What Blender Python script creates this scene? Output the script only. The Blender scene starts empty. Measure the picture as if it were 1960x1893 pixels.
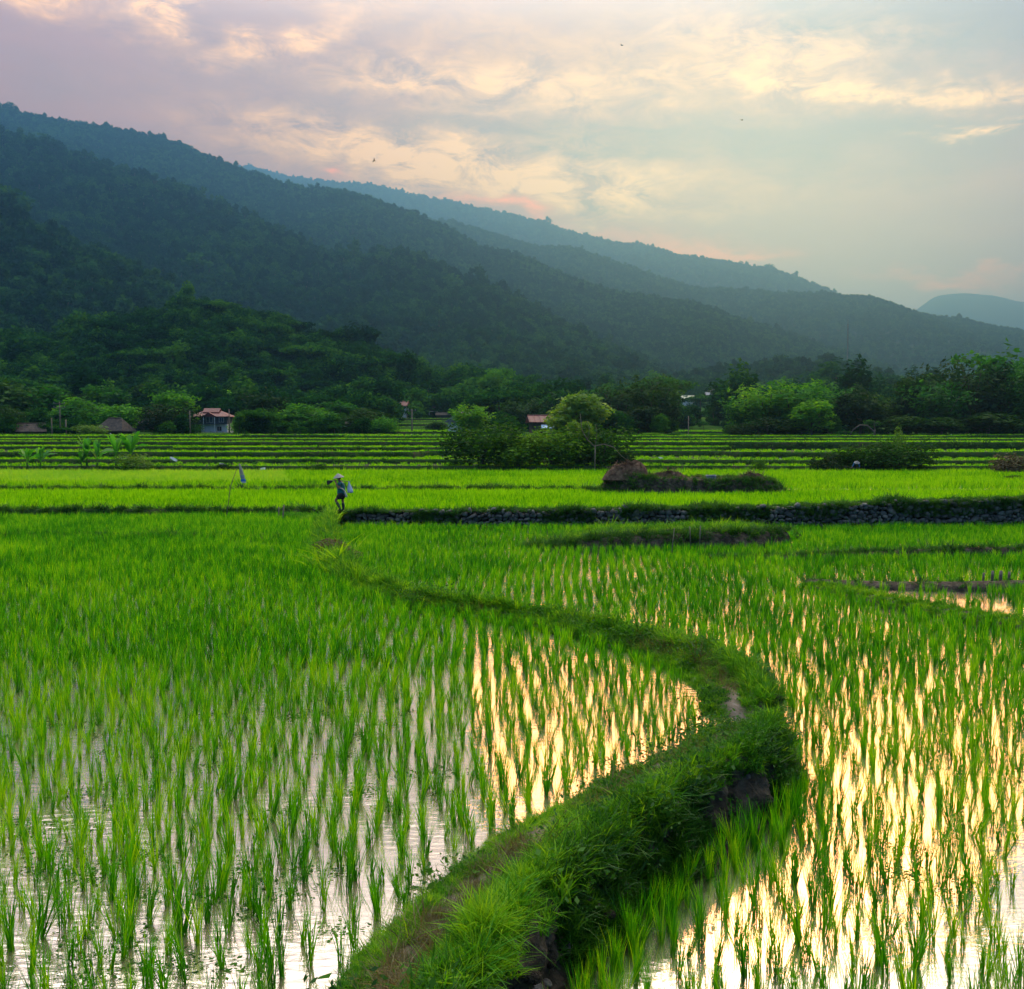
import bpy, bmesh, math, random
import numpy as np
from mathutils import Vector, Matrix

rng = np.random.default_rng(7)
random.seed(7)
S = bpy.context.scene
COL = S.collection
R = math.radians

# ------------------------------------------------------------------ camera
CAM_Z = 4.0
PITCH = R(3.34)
cam_d = bpy.data.cameras.new('camera')
cam = bpy.data.objects.new('camera', cam_d)
COL.objects.link(cam)
cam.location = (0, 0, CAM_Z)
cam.rotation_euler = (R(90) - PITCH, 0, 0)
cam_d.sensor_width = 36.0
cam_d.lens = 36.0
cam_d.clip_start = 0.1
cam_d.clip_end = 60000
S.camera = cam

# ------------------------------------------------------------------ world
SUN_EL, SUN_AZ = R(12.5), R(13.0)          # just clear of the ridge ahead, behind thin cloud
W = bpy.data.worlds.new('World')
S.world = W
W.use_nodes = True
W.cycles.sampling_method = 'MANUAL'
W.cycles.sample_map_resolution = 512
wt = W.node_tree
for n in list(wt.nodes):
    wt.nodes.remove(n)
def WN(t, **k):
    n = wt.nodes.new(t)
    for a, b in k.items():
        setattr(n, a, b)
    return n
def wl(a, b):
    wt.links.new(a, b)
def wmath(op, a, b=None, c=None, clamp=False):
    n = WN('ShaderNodeMath', operation=op, use_clamp=clamp)
    for i, v in enumerate((a, b, c)):
        if v is None:
            continue
        if isinstance(v, (int, float)):
            n.inputs[i].default_value = v
        else:
            wl(v, n.inputs[i])
    return n.outputs[0]
def wmix(f, a, b, blend='MIX'):
    n = WN('ShaderNodeMix', data_type='RGBA', blend_type=blend)
    for i, v in ((0, f), (6, a), (7, b)):
        if isinstance(v, (int, float)):
            n.inputs[i].default_value = v
        elif isinstance(v, tuple):
            n.inputs[i].default_value = (*v, 1)
        else:
            wl(v, n.inputs[i])
    return n.outputs[2]
def wramp(x, lo, hi):
    n = WN('ShaderNodeMapRange', interpolation_type='SMOOTHSTEP')
    n.inputs[1].default_value = lo
    n.inputs[2].default_value = hi
    wl(x, n.inputs[0])
    return n.outputs[0]
tc = WN('ShaderNodeTexCoord')
sep = WN('ShaderNodeSeparateXYZ')
wl(tc.outputs['Generated'], sep.inputs[0])
az = wmath('ARCTAN2', sep.outputs[0], sep.outputs[1])
el = wmath('ARCSINE', sep.outputs[2])
def wnoise(sx, sy, scale, detail, rough, off=0.0, dist=0.0):
    c = WN('ShaderNodeCombineXYZ')
    wl(wmath('MULTIPLY', az, sx), c.inputs[0])
    wl(wmath('MULTIPLY', el, sy), c.inputs[1])
    c.inputs[2].default_value = off
    n = WN('ShaderNodeTexNoise')
    n.inputs['Scale'].default_value = scale
    n.inputs['Detail'].default_value = detail
    n.inputs['Roughness'].default_value = rough
    n.inputs['Distortion'].default_value = dist
    wl(c.outputs[0], n.inputs['Vector'])
    return n.outputs[0]
n_warp = wnoise(1.0, 2.2, 9.0, 4, .6, 1.3)
n_warp2 = wnoise(1.0, 2.2, 9.0, 4, .6, 7.7)
n_fine = wnoise(1.0, 2.6, 20.0, 9, .66, 3.1, .5)
n_mid = wnoise(1.0, 3.2, 6.0, 6, .58, 5.9, .4)
azw = wmath('MULTIPLY_ADD', wmath('SUBTRACT', n_warp, .5), .16, az)
elw = wmath('MULTIPLY_ADD', wmath('SUBTRACT', n_warp2, .5), .075, el)
def blob(px, py, sx, sy, rot, amp):
    u0, v0 = math.atan((px - 980) / 1960), math.atan((832 - py) / 1960)
    du = wmath('SUBTRACT', azw, u0)
    dv = wmath('SUBTRACT', elw, v0)
    c, s = math.cos(R(rot)), math.sin(R(rot))
    p = wmath('MULTIPLY_ADD', du, c * 1960 / sx, wmath('MULTIPLY', dv, -s * 1960 / sx))
    q = wmath('MULTIPLY_ADD', du, s * 1960 / sy, wmath('MULTIPLY', dv, c * 1960 / sy))
    r2 = wmath('MULTIPLY_ADD', p, p, wmath('MULTIPLY', q, q))
    return wmath('MULTIPLY', wmath('EXPONENT', wmath('MULTIPLY', r2, -1.0)), amp)
def total(bl):
    t = None
    for b in bl:
        o = blob(*b)
        t = o if t is None else wmath('ADD', t, o)
    return t
peach = total([(820, 60, 420, 75, 16, .8), (1200, 150, 330, 80, 6, .7), (1000, 330, 520, 55, 4, .55), (1600, 218, 420, 26, 5, .75), (1300, 375, 420, 26, 2, .55)])
cream = total([(60, 62, 120, 34, 4, 1.15), (325, 85, 48, 36, 20, 1.2), (560, 112, 120, 22, -18, .75), (900, 178, 260, 34, 4, .8), (1450, 140, 190, 60, 8, .6),
               (730, 300, 260, 40, 6, 1.0), (960, 350, 260, 40, 6, .8), (1180, 345, 130, 40, 16, .6), (1850, 300, 70, 10, -6, .9), (1650, 222, 330, 13, 5, .9)])
grey = total([(1560, 60, 170, 60, 6, .8), (1850, 120, 240, 80, 10, 1.0), (1560, 300, 420, 55, 3, .9), (1060, 270, 330, 30, 4, .6), (1130, 385, 90, 16, 3, .7), (960, 160, 110, 20, 0, .4)])
gold = total([(630, 345, 26, 9, 0, 1), (950, 400, 62, 13, 7, 1.1), (1050, 430, 36, 8, 8, .8), (1390, 500, 90, 14, 8, 1.1), (1830, 562, 110, 12, 4, 1.0), (1220, 460, 220, 22, 8, .5)])
tex = wmath('MULTIPLY_ADD', n_fine, 3.8, -1.4, True)
tex_m = wmath('MULTIPLY_ADD', n_mid, 2.4, -.7, True)
tex_s = wmath('MULTIPLY_ADD', tex, .75, .25)
base = wmix(wramp(el, R(4), R(18)), (0.867, 0.298, 0.116), (0.694, 0.257, 0.107))
c1 = wmix(wmath('MULTIPLY', tex_m, .30), base, (1.428, 0.431, 0.135))
c1 = wmix(wmath('MULTIPLY', wmath('MULTIPLY', grey, wmath('MULTIPLY_ADD', tex_m, .45, .6)), 1.45, None, True), c1, (0.476, 0.204, 0.095))
c1 = wmix(wmath('MULTIPLY', wmath('MULTIPLY', peach, tex_s), .85, None, True), c1, (1.331, 0.523, 0.090))
c1 = wmix(wmath('MULTIPLY', wmath('MULTIPLY', cream, tex), 1.6, None, True), c1, (2.098, 0.951, 0.201))
c1 = wmix(wmath('MULTIPLY', gold, wmath('MULTIPLY_ADD', tex, .5, .5), None, True), c1, (2.423, 0.484, 0.016))
# brighter overcast above the frame, dimmer and bluer behind the camera
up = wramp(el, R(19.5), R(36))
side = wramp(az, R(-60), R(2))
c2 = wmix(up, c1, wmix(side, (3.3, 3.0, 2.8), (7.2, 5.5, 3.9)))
back = wramp(sep.outputs[1], -.15, .55)
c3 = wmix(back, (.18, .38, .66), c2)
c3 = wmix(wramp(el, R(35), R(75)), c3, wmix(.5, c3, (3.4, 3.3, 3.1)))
sky = WN('ShaderNodeTexSky', sky_type='NISHITA', sun_disc=False)
sky.sun_elevation = SUN_EL
sky.sun_rotation = SUN_AZ
sky.air_density = 1.5
sky.dust_density = 2.0
bg1 = WN('ShaderNodeBackground')
bg1.inputs[1].default_value = .05
wl(sky.outputs[0], bg1.inputs[0])
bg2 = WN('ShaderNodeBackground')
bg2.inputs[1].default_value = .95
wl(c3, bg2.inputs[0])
mixw = WN('ShaderNodeMixShader')
mixw.inputs[0].default_value = .9              # the cloud deck covers nine tenths of the blue
wl(bg1.outputs[0], mixw.inputs[1])
wl(bg2.outputs[0], mixw.inputs[2])
wo = WN('ShaderNodeOutputWorld')
wl(mixw.outputs[0], wo.inputs[0])

# ------------------------------------------------------------------ sun, exposure
sd = bpy.data.lights.new('sun', 'SUN')
sd.energy = 2.5
sd.angle = R(30)
sd.color = (1.0, .33, .06)
sun = bpy.data.objects.new('sun', sd)
COL.objects.link(sun)
sdir = Vector((math.sin(SUN_AZ) * math.cos(SUN_EL), math.cos(SUN_AZ) * math.cos(SUN_EL), math.sin(SUN_EL)))
sun.rotation_euler = sdir.to_track_quat('Z', 'Y').to_euler()
sun.location = (30, 60, 80)
S.view_settings.view_transform = 'Standard'
S.view_settings.look = 'None'
S.view_settings.exposure = 0.28
S.view_settings.gamma = 1.0
S.render.engine = 'CYCLES'
cy = S.cycles
cy.max_bounces = 6
cy.diffuse_bounces = 3
cy.glossy_bounces = 3
cy.transmission_bounces = 3
cy.transparent_max_bounces = 6
cy.volume_bounces = 0
cy.caustics_reflective = False
cy.caustics_refractive = False
cy.sample_clamp_indirect = 6.0
cy.use_denoising = True

# ------------------------------------------------------------------ helpers
def ray(px, py):
    u = (px - 980) / 1960
    v = (946.5 - py) / 1960
    c, s = math.cos(PITCH), math.sin(PITCH)
    return np.array([u, c + v * s, v * c - s])
def atz(px, py, z):                  # the point of the plane z seen there
    d = ray(px, py)
    t = (z - CAM_Z) / d[2]
    return np.array([d[0] * t, d[1] * t, z])
def atd(px, py, D):                  # the point at ground distance D
    d = ray(px, py)
    return np.array([d[0], d[1], d[2]]) * (D / d[1]) + np.array([0, 0, CAM_Z])
def hash2(ix, iy, seed):
    h = (ix.astype(np.int64) * 374761393 + iy.astype(np.int64) * 668265263 + seed * 974634777) & 0xffffffff
    h = ((h ^ (h >> 13)) * 1274126177) & 0xffffffff
    return ((h ^ (h >> 16)) & 0xffff) / 65535.0
def vnoise(x, y, seed=0):
    x, y = np.broadcast_arrays(np.asarray(x, float), np.asarray(y, float))
    ix, iy = np.floor(x), np.floor(y)
    fx, fy = x - ix, y - iy
    fx, fy = fx * fx * (3 - 2 * fx), fy * fy * (3 - 2 * fy)
    a, b = hash2(ix, iy, seed), hash2(ix + 1, iy, seed)
    c, d = hash2(ix, iy + 1, seed), hash2(ix + 1, iy + 1, seed)
    return (a * (1 - fx) + b * fx) * (1 - fy) + (c * (1 - fx) + d * fx) * fy
def fbm(x, y, seed=0, oct=4):
    t, a, n = 0, .5, 0
    x, y = np.asarray(x, float), np.asarray(y, float)
    for i in range(oct):
        t = t + a * vnoise(x * 2 ** i, y * 2 ** i, seed + i)
        n += a
        a *= .5
    return t / n
def smooth(x, a, b):
    t = np.clip((x - a) / (b - a), 0, 1)
    return t * t * (3 - 2 * t)

def tag(o, label=None, cat=None, group=None, kind=None):
    if label: o['label'] = label
    if cat: o['category'] = cat
    if group: o['group'] = group
    if kind: o['kind'] = kind
    return o
def mesh(name, V, F, mats=None, smooth_=False, mi=None):
    me = bpy.data.meshes.new(name)
    V = np.asarray(V, float).reshape(-1, 3)
    if isinstance(F, np.ndarray) and F.ndim == 2:
        n, k = F.shape
        me.vertices.add(len(V))
        me.vertices.foreach_set('co', V.ravel())
        me.loops.add(n * k)
        me.loops.foreach_set('vertex_index', F.astype(np.int32).ravel())
        me.polygons.add(n)
        me.polygons.foreach_set('loop_start', np.arange(0, n * k, k, dtype=np.int32))
        me.update(calc_edges=True)
    else:
        me.from_pydata(V.tolist(), [], [list(map(int, f)) for f in F])
    if mats is not None:
        for m in (mats if isinstance(mats, (list, tuple)) else [mats]):
            me.materials.append(m)
    if mi is not None:
        me.polygons.foreach_set('material_index', np.asarray(mi, np.int32))
    if smooth_:
        me.polygons.foreach_set('use_smooth', np.ones(len(me.polygons), bool))
    me.update()
    return me
def obj(name, me, parent=None, loc=None, **k):
    o = bpy.data.objects.new(name, me)
    COL.objects.link(o)
    if parent is not None: o.parent = parent
    if loc is not None: o.location = loc
    return tag(o, **k)
def thing(name, loc=(0, 0, 0), rz=0.0, **k):
    o = bpy.data.objects.new(name, None)
    o.empty_display_size = .2
    COL.objects.link(o)
    o.location = loc
    o.rotation_euler = (0, 0, rz)
    return tag(o, **k)

class MB:
    """collects simple shapes into one mesh"""
    def __init__(s): s.V, s.F, s.M, s.n = [], [], [], 0
    def add(s, V, F, m=0):
        V = np.asarray(V, float)
        s.V.append(V); s.F += [[i + s.n for i in f] for f in F]; s.M += [m] * len(F); s.n += len(V)
    def box(s, c, d, rz=0, m=0, taper=1.0):
        x, y, z = np.array(d) / 2
        P = np.array([[-x, -y, -z], [x, -y, -z], [x, y, -z], [-x, y, -z], [-x * taper, -y * taper, z], [x * taper, -y * taper, z], [x * taper, y * taper, z], [-x * taper, y * taper, z]])
        c_, s_ = math.cos(rz), math.sin(rz)
        P = P @ np.array([[c_, s_, 0], [-s_, c_, 0], [0, 0, 1]]) + np.array(c)
        s.add(P, [[3, 2, 1, 0], [4, 5, 6, 7], [0, 1, 5, 4], [1, 2, 6, 5], [2, 3, 7, 6], [3, 0, 4, 7]], m)
    def tube(s, pts, rad, k=8, m=0, cap=True):
        pts = np.asarray(pts, float)
        rad = np.broadcast_to(np.asarray(rad, float), (len(pts),))
        V = []
        for i, p in enumerate(pts):
            t = pts[min(i + 1, len(pts) - 1)] - pts[max(i - 1, 0)]
            t = t / (np.linalg.norm(t) + 1e-9)
            a = np.cross(t, [0, 1, 0] if abs(t[1]) < .9 else [1, 0, 0]); a /= np.linalg.norm(a)
            b = np.cross(t, a)
            for j in range(k):
                w = 2 * math.pi * j / k
                V.append(p + rad[i] * (a * math.cos(w) + b * math.sin(w)))
        F = []
        for i in range(len(pts) - 1):
            for j in range(k):
                F.append([i * k + j, i * k + (j + 1) % k, (i + 1) * k + (j + 1) % k, (i + 1) * k + j])
        if cap:
            F.append(list(range(k))[::-1]); F.append([(len(pts) - 1) * k + j for j in range(k)])
        s.add(V, F, m)
    def build(s, name, mats, parent=None, smooth_=False, **k):
        me = mesh(name, np.concatenate(s.V), s.F, mats, smooth_, s.M)
        return obj(name, me, parent, **k)

# ------------------------------------------------------------------ materials
def mat(name):
    m = bpy.data.materials.new(name)
    m.use_nodes = True
    t = m.node_tree
    for n in list(t.nodes): t.nodes.remove(n)
    return m, t
def nd(t, kind, **k):
    n = t.nodes.new(kind)
    for a, b in k.items(): setattr(n, a, b)
    return n
def noise_mix(t, cols, scale, detail=5, coord='Object', rough=.6, dist=0.0):
    tcn = nd(t, 'ShaderNodeTexCoord')
    no = nd(t, 'ShaderNodeTexNoise')
    no.inputs['Scale'].default_value = scale
    no.inputs['Detail'].default_value = detail
    no.inputs['Roughness'].default_value = rough
    no.inputs['Distortion'].default_value = dist
    t.links.new(tcn.outputs[coord], no.inputs['Vector'])
    cr = nd(t, 'ShaderNodeValToRGB')
    e = cr.color_ramp.elements
    e[0].position, e[1].position = .3, .7
    e[0].color, e[1].color = (*cols[0], 1), (*cols[-1], 1)
    for i, c in enumerate(cols[1:-1]):
        q = e.new(.3 + .4 * (i + 1) / (len(cols) - 1)); q.color = (*c, 1)
    t.links.new(no.outputs[0], cr.inputs[0])
    return cr.outputs[0], no.outputs[0]
def solid(name, cols, scale=3.0, rough=.8, bump=.0, bscale=None, spec=.3, detail=6):
    m, t = mat(name)
    if isinstance(cols[0], (int, float)): cols = [tuple(c * .8 for c in cols), tuple(min(1, c * 1.15) for c in cols)]
    c, f = noise_mix(t, cols, scale, detail)
    p = nd(t, 'ShaderNodeBsdfPrincipled')
    p.inputs['Roughness'].default_value = rough
    p.inputs['Specular IOR Level'].default_value = spec
    t.links.new(c, p.inputs['Base Color'])
    if bump:
        tcn = nd(t, 'ShaderNodeTexCoord')
        no = nd(t, 'ShaderNodeTexNoise')
        no.inputs['Scale'].default_value = bscale or scale * 4
        no.inputs['Detail'].default_value = 8
        t.links.new(tcn.outputs['Object'], no.inputs['Vector'])
        b = nd(t, 'ShaderNodeBump')
        b.inputs['Strength'].default_value = 1.0
        b.inputs['Distance'].default_value = bump
        t.links.new(no.outputs[0], b.inputs['Height'])
        t.links.new(b.outputs[0], p.inputs['Normal'])
    o = nd(t, 'ShaderNodeOutputMaterial')
    t.links.new(p.outputs[0], o.inputs[0])
    return m
def leaf(name, cols, trans=.45, tcol=(1.6, 1.5, .7), pscale=.15, gloss=.06, coord='Object', rnd=1.0, isl=.36):
    """foliage: colour from per-plant randomness and a patchy noise, part of the light passes through"""
    m, t = mat(name)
    oi = nd(t, 'ShaderNodeObjectInfo')
    tcn = nd(t, 'ShaderNodeTexCoord')
    geo = nd(t, 'ShaderNodeNewGeometry')
    no = nd(t, 'ShaderNodeTexNoise')
    no.inputs['Scale'].default_value = pscale
    no.inputs['Detail'].default_value = 4
    t.links.new(geo.outputs['Position'], no.inputs['Vector'])
    ad = nd(t, 'ShaderNodeMath', operation='MULTIPLY_ADD')
    t.links.new(oi.outputs['Random'], ad.inputs[0])
    ad.inputs[1].default_value = .55 * rnd
    mm = nd(t, 'ShaderNodeMath', operation='MULTIPLY_ADD')
    t.links.new(no.outputs[0], mm.inputs[0])
    mm.inputs[1].default_value = 1.1
    mm.inputs[2].default_value = -.05 - .275 * rnd
    t.links.new(mm.outputs[0], ad.inputs[2])
    rp = nd(t, 'ShaderNodeMath', operation='MULTIPLY_ADD')      # leaf to leaf
    t.links.new(geo.outputs['Random Per Island'], rp.inputs[0])
    rp.inputs[1].default_value = isl
    sb = nd(t, 'ShaderNodeMath', operation='SUBTRACT')
    t.links.new(ad.outputs[0], sb.inputs[0]); sb.inputs[1].default_value = isl / 2
    t.links.new(sb.outputs[0], rp.inputs[2])
    cr = nd(t, 'ShaderNodeValToRGB')
    e = cr.color_ramp.elements
    e[0].position, e[1].position = .1, .9
    e[0].color, e[1].color = (*cols[0], 1), (*cols[-1], 1)
    for i, c in enumerate(cols[1:-1]):
        q = e.new(.1 + .8 * (i + 1) / (len(cols) - 1)); q.color = (*c, 1)
    t.links.new(rp.outputs[0], cr.inputs[0])
    d = nd(t, 'ShaderNodeBsdfDiffuse')
    t.links.new(cr.outputs[0], d.inputs[0])
    tr = nd(t, 'ShaderNodeBsdfTranslucent')
    mu = nd(t, 'ShaderNodeMix', data_type='RGBA', blend_type='MULTIPLY')
    mu.inputs[0].default_value = 1
    t.links.new(cr.outputs[0], mu.inputs[6])
    mu.inputs[7].default_value = (*tcol, 1)
    t.links.new(mu.outputs[2], tr.inputs[0])
    mx = nd(t, 'ShaderNodeMixShader')
    mx.inputs[0].default_value = trans
    t.links.new(d.outputs[0], mx.inputs[1]); t.links.new(tr.outputs[0], mx.inputs[2])
    out = mx.outputs[0]
    if gloss:
        g = nd(t, 'ShaderNodeBsdfGlossy')
        g.inputs['Roughness'].default_value = .4
        m2 = nd(t, 'ShaderNodeMixShader')
        m2.inputs[0].default_value = gloss
        t.links.new(out, m2.inputs[1]); t.links.new(g.outputs[0], m2.inputs[2])
        out = m2.outputs[0]
    o = nd(t, 'ShaderNodeOutputMaterial')
    t.links.new(out, o.inputs[0])
    return m
def water(name, mud, ripple=.02, add=.42, tint=(1, .97, .92)):
    m, t = mat(name)
    geo = nd(t, 'ShaderNodeNewGeometry')
    mp = nd(t, 'ShaderNodeMapping')
    mp.inputs['Scale'].default_value = (1.0, 2.2, 1)
    t.links.new(geo.outputs['Position'], mp.inputs[0])
    n1 = nd(t, 'ShaderNodeTexNoise'); n1.inputs['Scale'].default_value = 5.0; n1.inputs['Detail'].default_value = 3
    n2 = nd(t, 'ShaderNodeTexNoise'); n2.inputs['Scale'].default_value = .35; n2.inputs['Detail'].default_value = 2
    t.links.new(mp.outputs[0], n1.inputs['Vector']); t.links.new(geo.outputs['Position'], n2.inputs['Vector'])
    r = nd(t, 'ShaderNodeMapRange'); r.inputs[1].default_value = .45; r.inputs[2].default_value = .7
    t.links.new(n2.outputs[0], r.inputs[0])
    k = nd(t, 'ShaderNodeMath', operation='MULTIPLY_ADD'); t.links.new(r.outputs[0], k.inputs[0]); k.inputs[1].default_value = ripple; k.inputs[2].default_value = ripple * .12
    b = nd(t, 'ShaderNodeBump'); b.inputs['Strength'].default_value = 1
    t.links.new(k.outputs[0], b.inputs['Distance']); t.links.new(n1.outputs[0], b.inputs['Height'])
    g2 = nd(t, 'ShaderNodeBsdfGlossy'); g2.inputs['Roughness'].default_value = .30; g2.inputs[0].default_value = (*tint, 1)
    t.links.new(b.outputs[0], g2.inputs['Normal'])
    d = nd(t, 'ShaderNodeBsdfDiffuse')
    c, _ = noise_mix(t, mud, 1.6, 6)
    t.links.new(c, d.inputs[0])
    g = nd(t, 'ShaderNodeBsdfGlossy'); g.inputs['Roughness'].default_value = .03; g.inputs[0].default_value = (*tint, 1)
    t.links.new(b.outputs[0], g.inputs['Normal'])
    fr = nd(t, 'ShaderNodeFresnel'); fr.inputs['IOR'].default_value = 2.6
    t.links.new(b.outputs[0], fr.inputs['Normal'])
    f2 = nd(t, 'ShaderNodeMath', operation='MULTIPLY_ADD', use_clamp=True)
    t.links.new(fr.outputs[0], f2.inputs[0]); f2.inputs[1].default_value = 1.0; f2.inputs[2].default_value = add
    mx = nd(t, 'ShaderNodeMixShader')
    t.links.new(f2.outputs[0], mx.inputs[0]); gm = nd(t, 'ShaderNodeMixShader'); gm.inputs[0].default_value = .14
    t.links.new(g.outputs[0], gm.inputs[1]); t.links.new(g2.outputs[0], gm.inputs[2])
    t.links.new(d.outputs[0], mx.inputs[1]); t.links.new(gm.outputs[0], mx.inputs[2])
    o = nd(t, 'ShaderNodeOutputMaterial')
    t.links.new(mx.outputs[0], o.inputs[0])
    return m

M = {}
M['rice'] = leaf('rice_leaf', [(.012, .13, .001), (.038, .27, .001), (.09, .40, .002), (.26, .55, .004)], .5, (1.7, 1.4, .4), .25, .01, isl=.7)
M['rice_young'] = leaf('rice_leaf_yellow', [(.14, .44, .003), (.23, .54, .004), (.34, .60, .007)], .5, (1.5, 1.3, .5), .12, .03)
M['rice_far'] = leaf('rice_leaf_far', [(.035, .20, .001), (.11, .42, .003), (.26, .58, .006)], .5, (1.6, 1.4, .4), .10, .0, isl=1.0)
M['grass'] = leaf('bank_grass', [(.014, .09, .003), (.06, .25, .006), (.24, .46, .012)], .4, (1.7, 1.5, .5), 1.3, .01)
M['grass_dark'] = leaf('bank_grass_dark', [(.008, .05, .004), (.020, .095, .006), (.06, .17, .010)], .35, (1.6, 1.5, .6), .6, .02)
M['dry_grass'] = leaf('dry_grass', [(.07, .075, .02), (.12, .11, .035), (.2, .16, .06)], .3, (1.3, 1.2, .7), 1.0, .02)
M['weed'] = leaf('weed_leaf', [(.015, .07, .008), (.035, .13, .012), (.07, .19, .02)], .4, (1.6, 1.5, .6), .7, .01)
M['tree'] = leaf('tree_leaf', [(.008, .055, .005), (.03, .16, .011), (.12, .34, .018)], .35, (1.6, 1.5, .6), .05, .01)
M['bush_green'] = leaf('bush_leaf', [(.006, .036, .002), (.024, .095, .004), (.105, .24, .008)], .35, (1.6, 1.5, .5), .12, .01)
M['tree_dark'] = leaf('tree_leaf_dark', [(.005, .022, .003), (.012, .045, .005), (.035, .105, .008)], .3, (1.5, 1.5, .6), .06, .01)
M['tree_light'] = leaf('tree_leaf_light', [(.013, .085, .005), (.045, .20, .009), (.15, .36, .012)], .45, (1.6, 1.4, .6), .05, .01)
M['tree_yellow'] = leaf('tree_leaf_yellow', [(.03, .13, .005), (.09, .22, .008), (.21, .35, .012)], .45, (1.5, 1.3, .5), .06, .03)
M['bush_brown'] = leaf('bush_leaf_brown', [(.05, .045, .02), (.08, .07, .03), (.12, .10, .04)], .2, (1.2, 1.1, .7), .5, .02)
M['forest'] = leaf('forest_leaf', [(.002, .017, .005), (.007, .042, .009), (.034, .11, .016)], .3, (1.5, 1.4, .6), .012, .0)
M['forest_near'] = leaf('forest_leaf_near', [(.003, .022, .005), (.011, .062, .010), (.055, .17, .016)], .35, (1.5, 1.4, .6), .03, .0)
M['banana'] = leaf('banana_leaf', [(.02, .14, .014), (.05, .25, .02), (.13, .38, .03)], .5, (1.6, 1.5, .6), .3, .03)
M['trunk'] = solid('bark', [(.06, .05, .04), (.13, .11, .09)], 3, .9, .02)
M['wood'] = solid('weathered_wood', [(.10, .08, .06), (.2, .17, .13)], 8, .9)
M['soil'] = solid('bank_soil', [(.022, .020, .014), (.05, .042, .03), (.11, .09, .065)], 3.5, .95, .12, 7, .12)
M['path'] = solid('path_earth', [(.05, .06, .025), (.14, .115, .085), (.27, .235, .19)], 3.2, .95, .03, 14, .2)
M['ground'] = solid('valley_ground', [(.015, .045, .010), (.03, .075, .012), (.05, .09, .02)], .12, .95, .1, .5, .0)
M['hill'] = solid('forest_floor', [(.004, .016, .004), (.010, .03, .007)], .02, .95, 0, None, .1)
M['bankface'] = solid('terrace_bank', [(.012, .035, .008), (.022, .055, .010), (.05, .045, .025)], .5, .95, .1, 3, .1)
M['stone'] = solid('field_stone', [(.045, .045, .04), (.10, .095, .085), (.19, .18, .155)], 1.7, .9, .02, 9, .25)
M['straw'] = solid('rotting_straw', [(.06, .035, .025), (.12, .075, .05), (.2, .14, .09)], 5, .95, .03, 20, .1)
M['water'] = water('paddy_water', [(.13, .095, .055), (.22, .165, .10)], .010, .42)
M['water_r'] = water('paddy_water_right', [(.07, .055, .035), (.12, .095, .06)], .006, .68, (1, .95, .84))
# ------------------------------------------------------------------ plant shapes
def blades(n, h, hv, w, lean, bend, segs, seed, r=.03, droop=.25):
    g = np.random.default_rng(seed)
    a = g.uniform(0, 2 * np.pi, n)
    L = h * (1 - hv * g.random(n))
    rr = r * np.sqrt(g.random(n)); ba = g.uniform(0, 2 * np.pi, n)
    base = np.stack([rr * np.cos(ba), rr * np.sin(ba), np.zeros(n)], 1)
    d = np.stack([np.cos(a), np.sin(a), np.zeros(n)], 1)
    tw = a + np.pi / 2 + g.normal(0, .5, n)
    side = np.stack([np.cos(tw), np.sin(tw), np.zeros(n)], 1)
    le = lean * g.random(n) * 1.6
    be = bend * g.random(n) * 1.6
    V = []
    for i in range(segs + 1):
        s = i / segs
        p = base + d * ((le * s + be * s ** 2.2) * L)[:, None]
        p[:, 2] += L * (s - droop * be * s ** 2.5) - .02
        ww = w * (1 - s ** 2.2) * (.65 + .35 * min(1, 3 * s)) * .5 + w * .03
        V.append(np.stack([p - side * ww, p + side * ww], 1))
    V = np.stack(V, 1)                                  # n, segs+1, 2, 3
    k = (segs + 1) * 2
    F = []
    for i in range(segs):
        F.append([2 * i, 2 * i + 1, 2 * i + 3, 2 * i + 2])
    F = (np.array(F)[None] + (np.arange(n) * k)[:, None, None]).reshape(-1, 4)
    return V.reshape(-1, 3), F
def leaves(C, N, size, seed, aspect=.5, jit=.8, sv=.4):
    """a diamond leaf at every point of C, facing roughly along N"""
    g = np.random.default_rng(seed)
    n = len(C)
    nn = N + g.normal(0, jit, (n, 3)); nn /= np.linalg.norm(nn, axis=1)[:, None] + 1e-9
    t = np.cross(nn, g.normal(0, 1, (n, 3))); t /= np.linalg.norm(t, axis=1)[:, None] + 1e-9
    b = np.cross(nn, t)
    s = size * (1 - sv + 2 * sv * g.random(n))[:, None]
    V = np.stack([C - t * s, C + b * s * aspect - nn * s * .12, C + t * s, C - b * s * aspect - nn * s * .12], 1).reshape(-1, 3)
    F = np.arange(4 * n).reshape(-1, 4)
    return V, F
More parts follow.
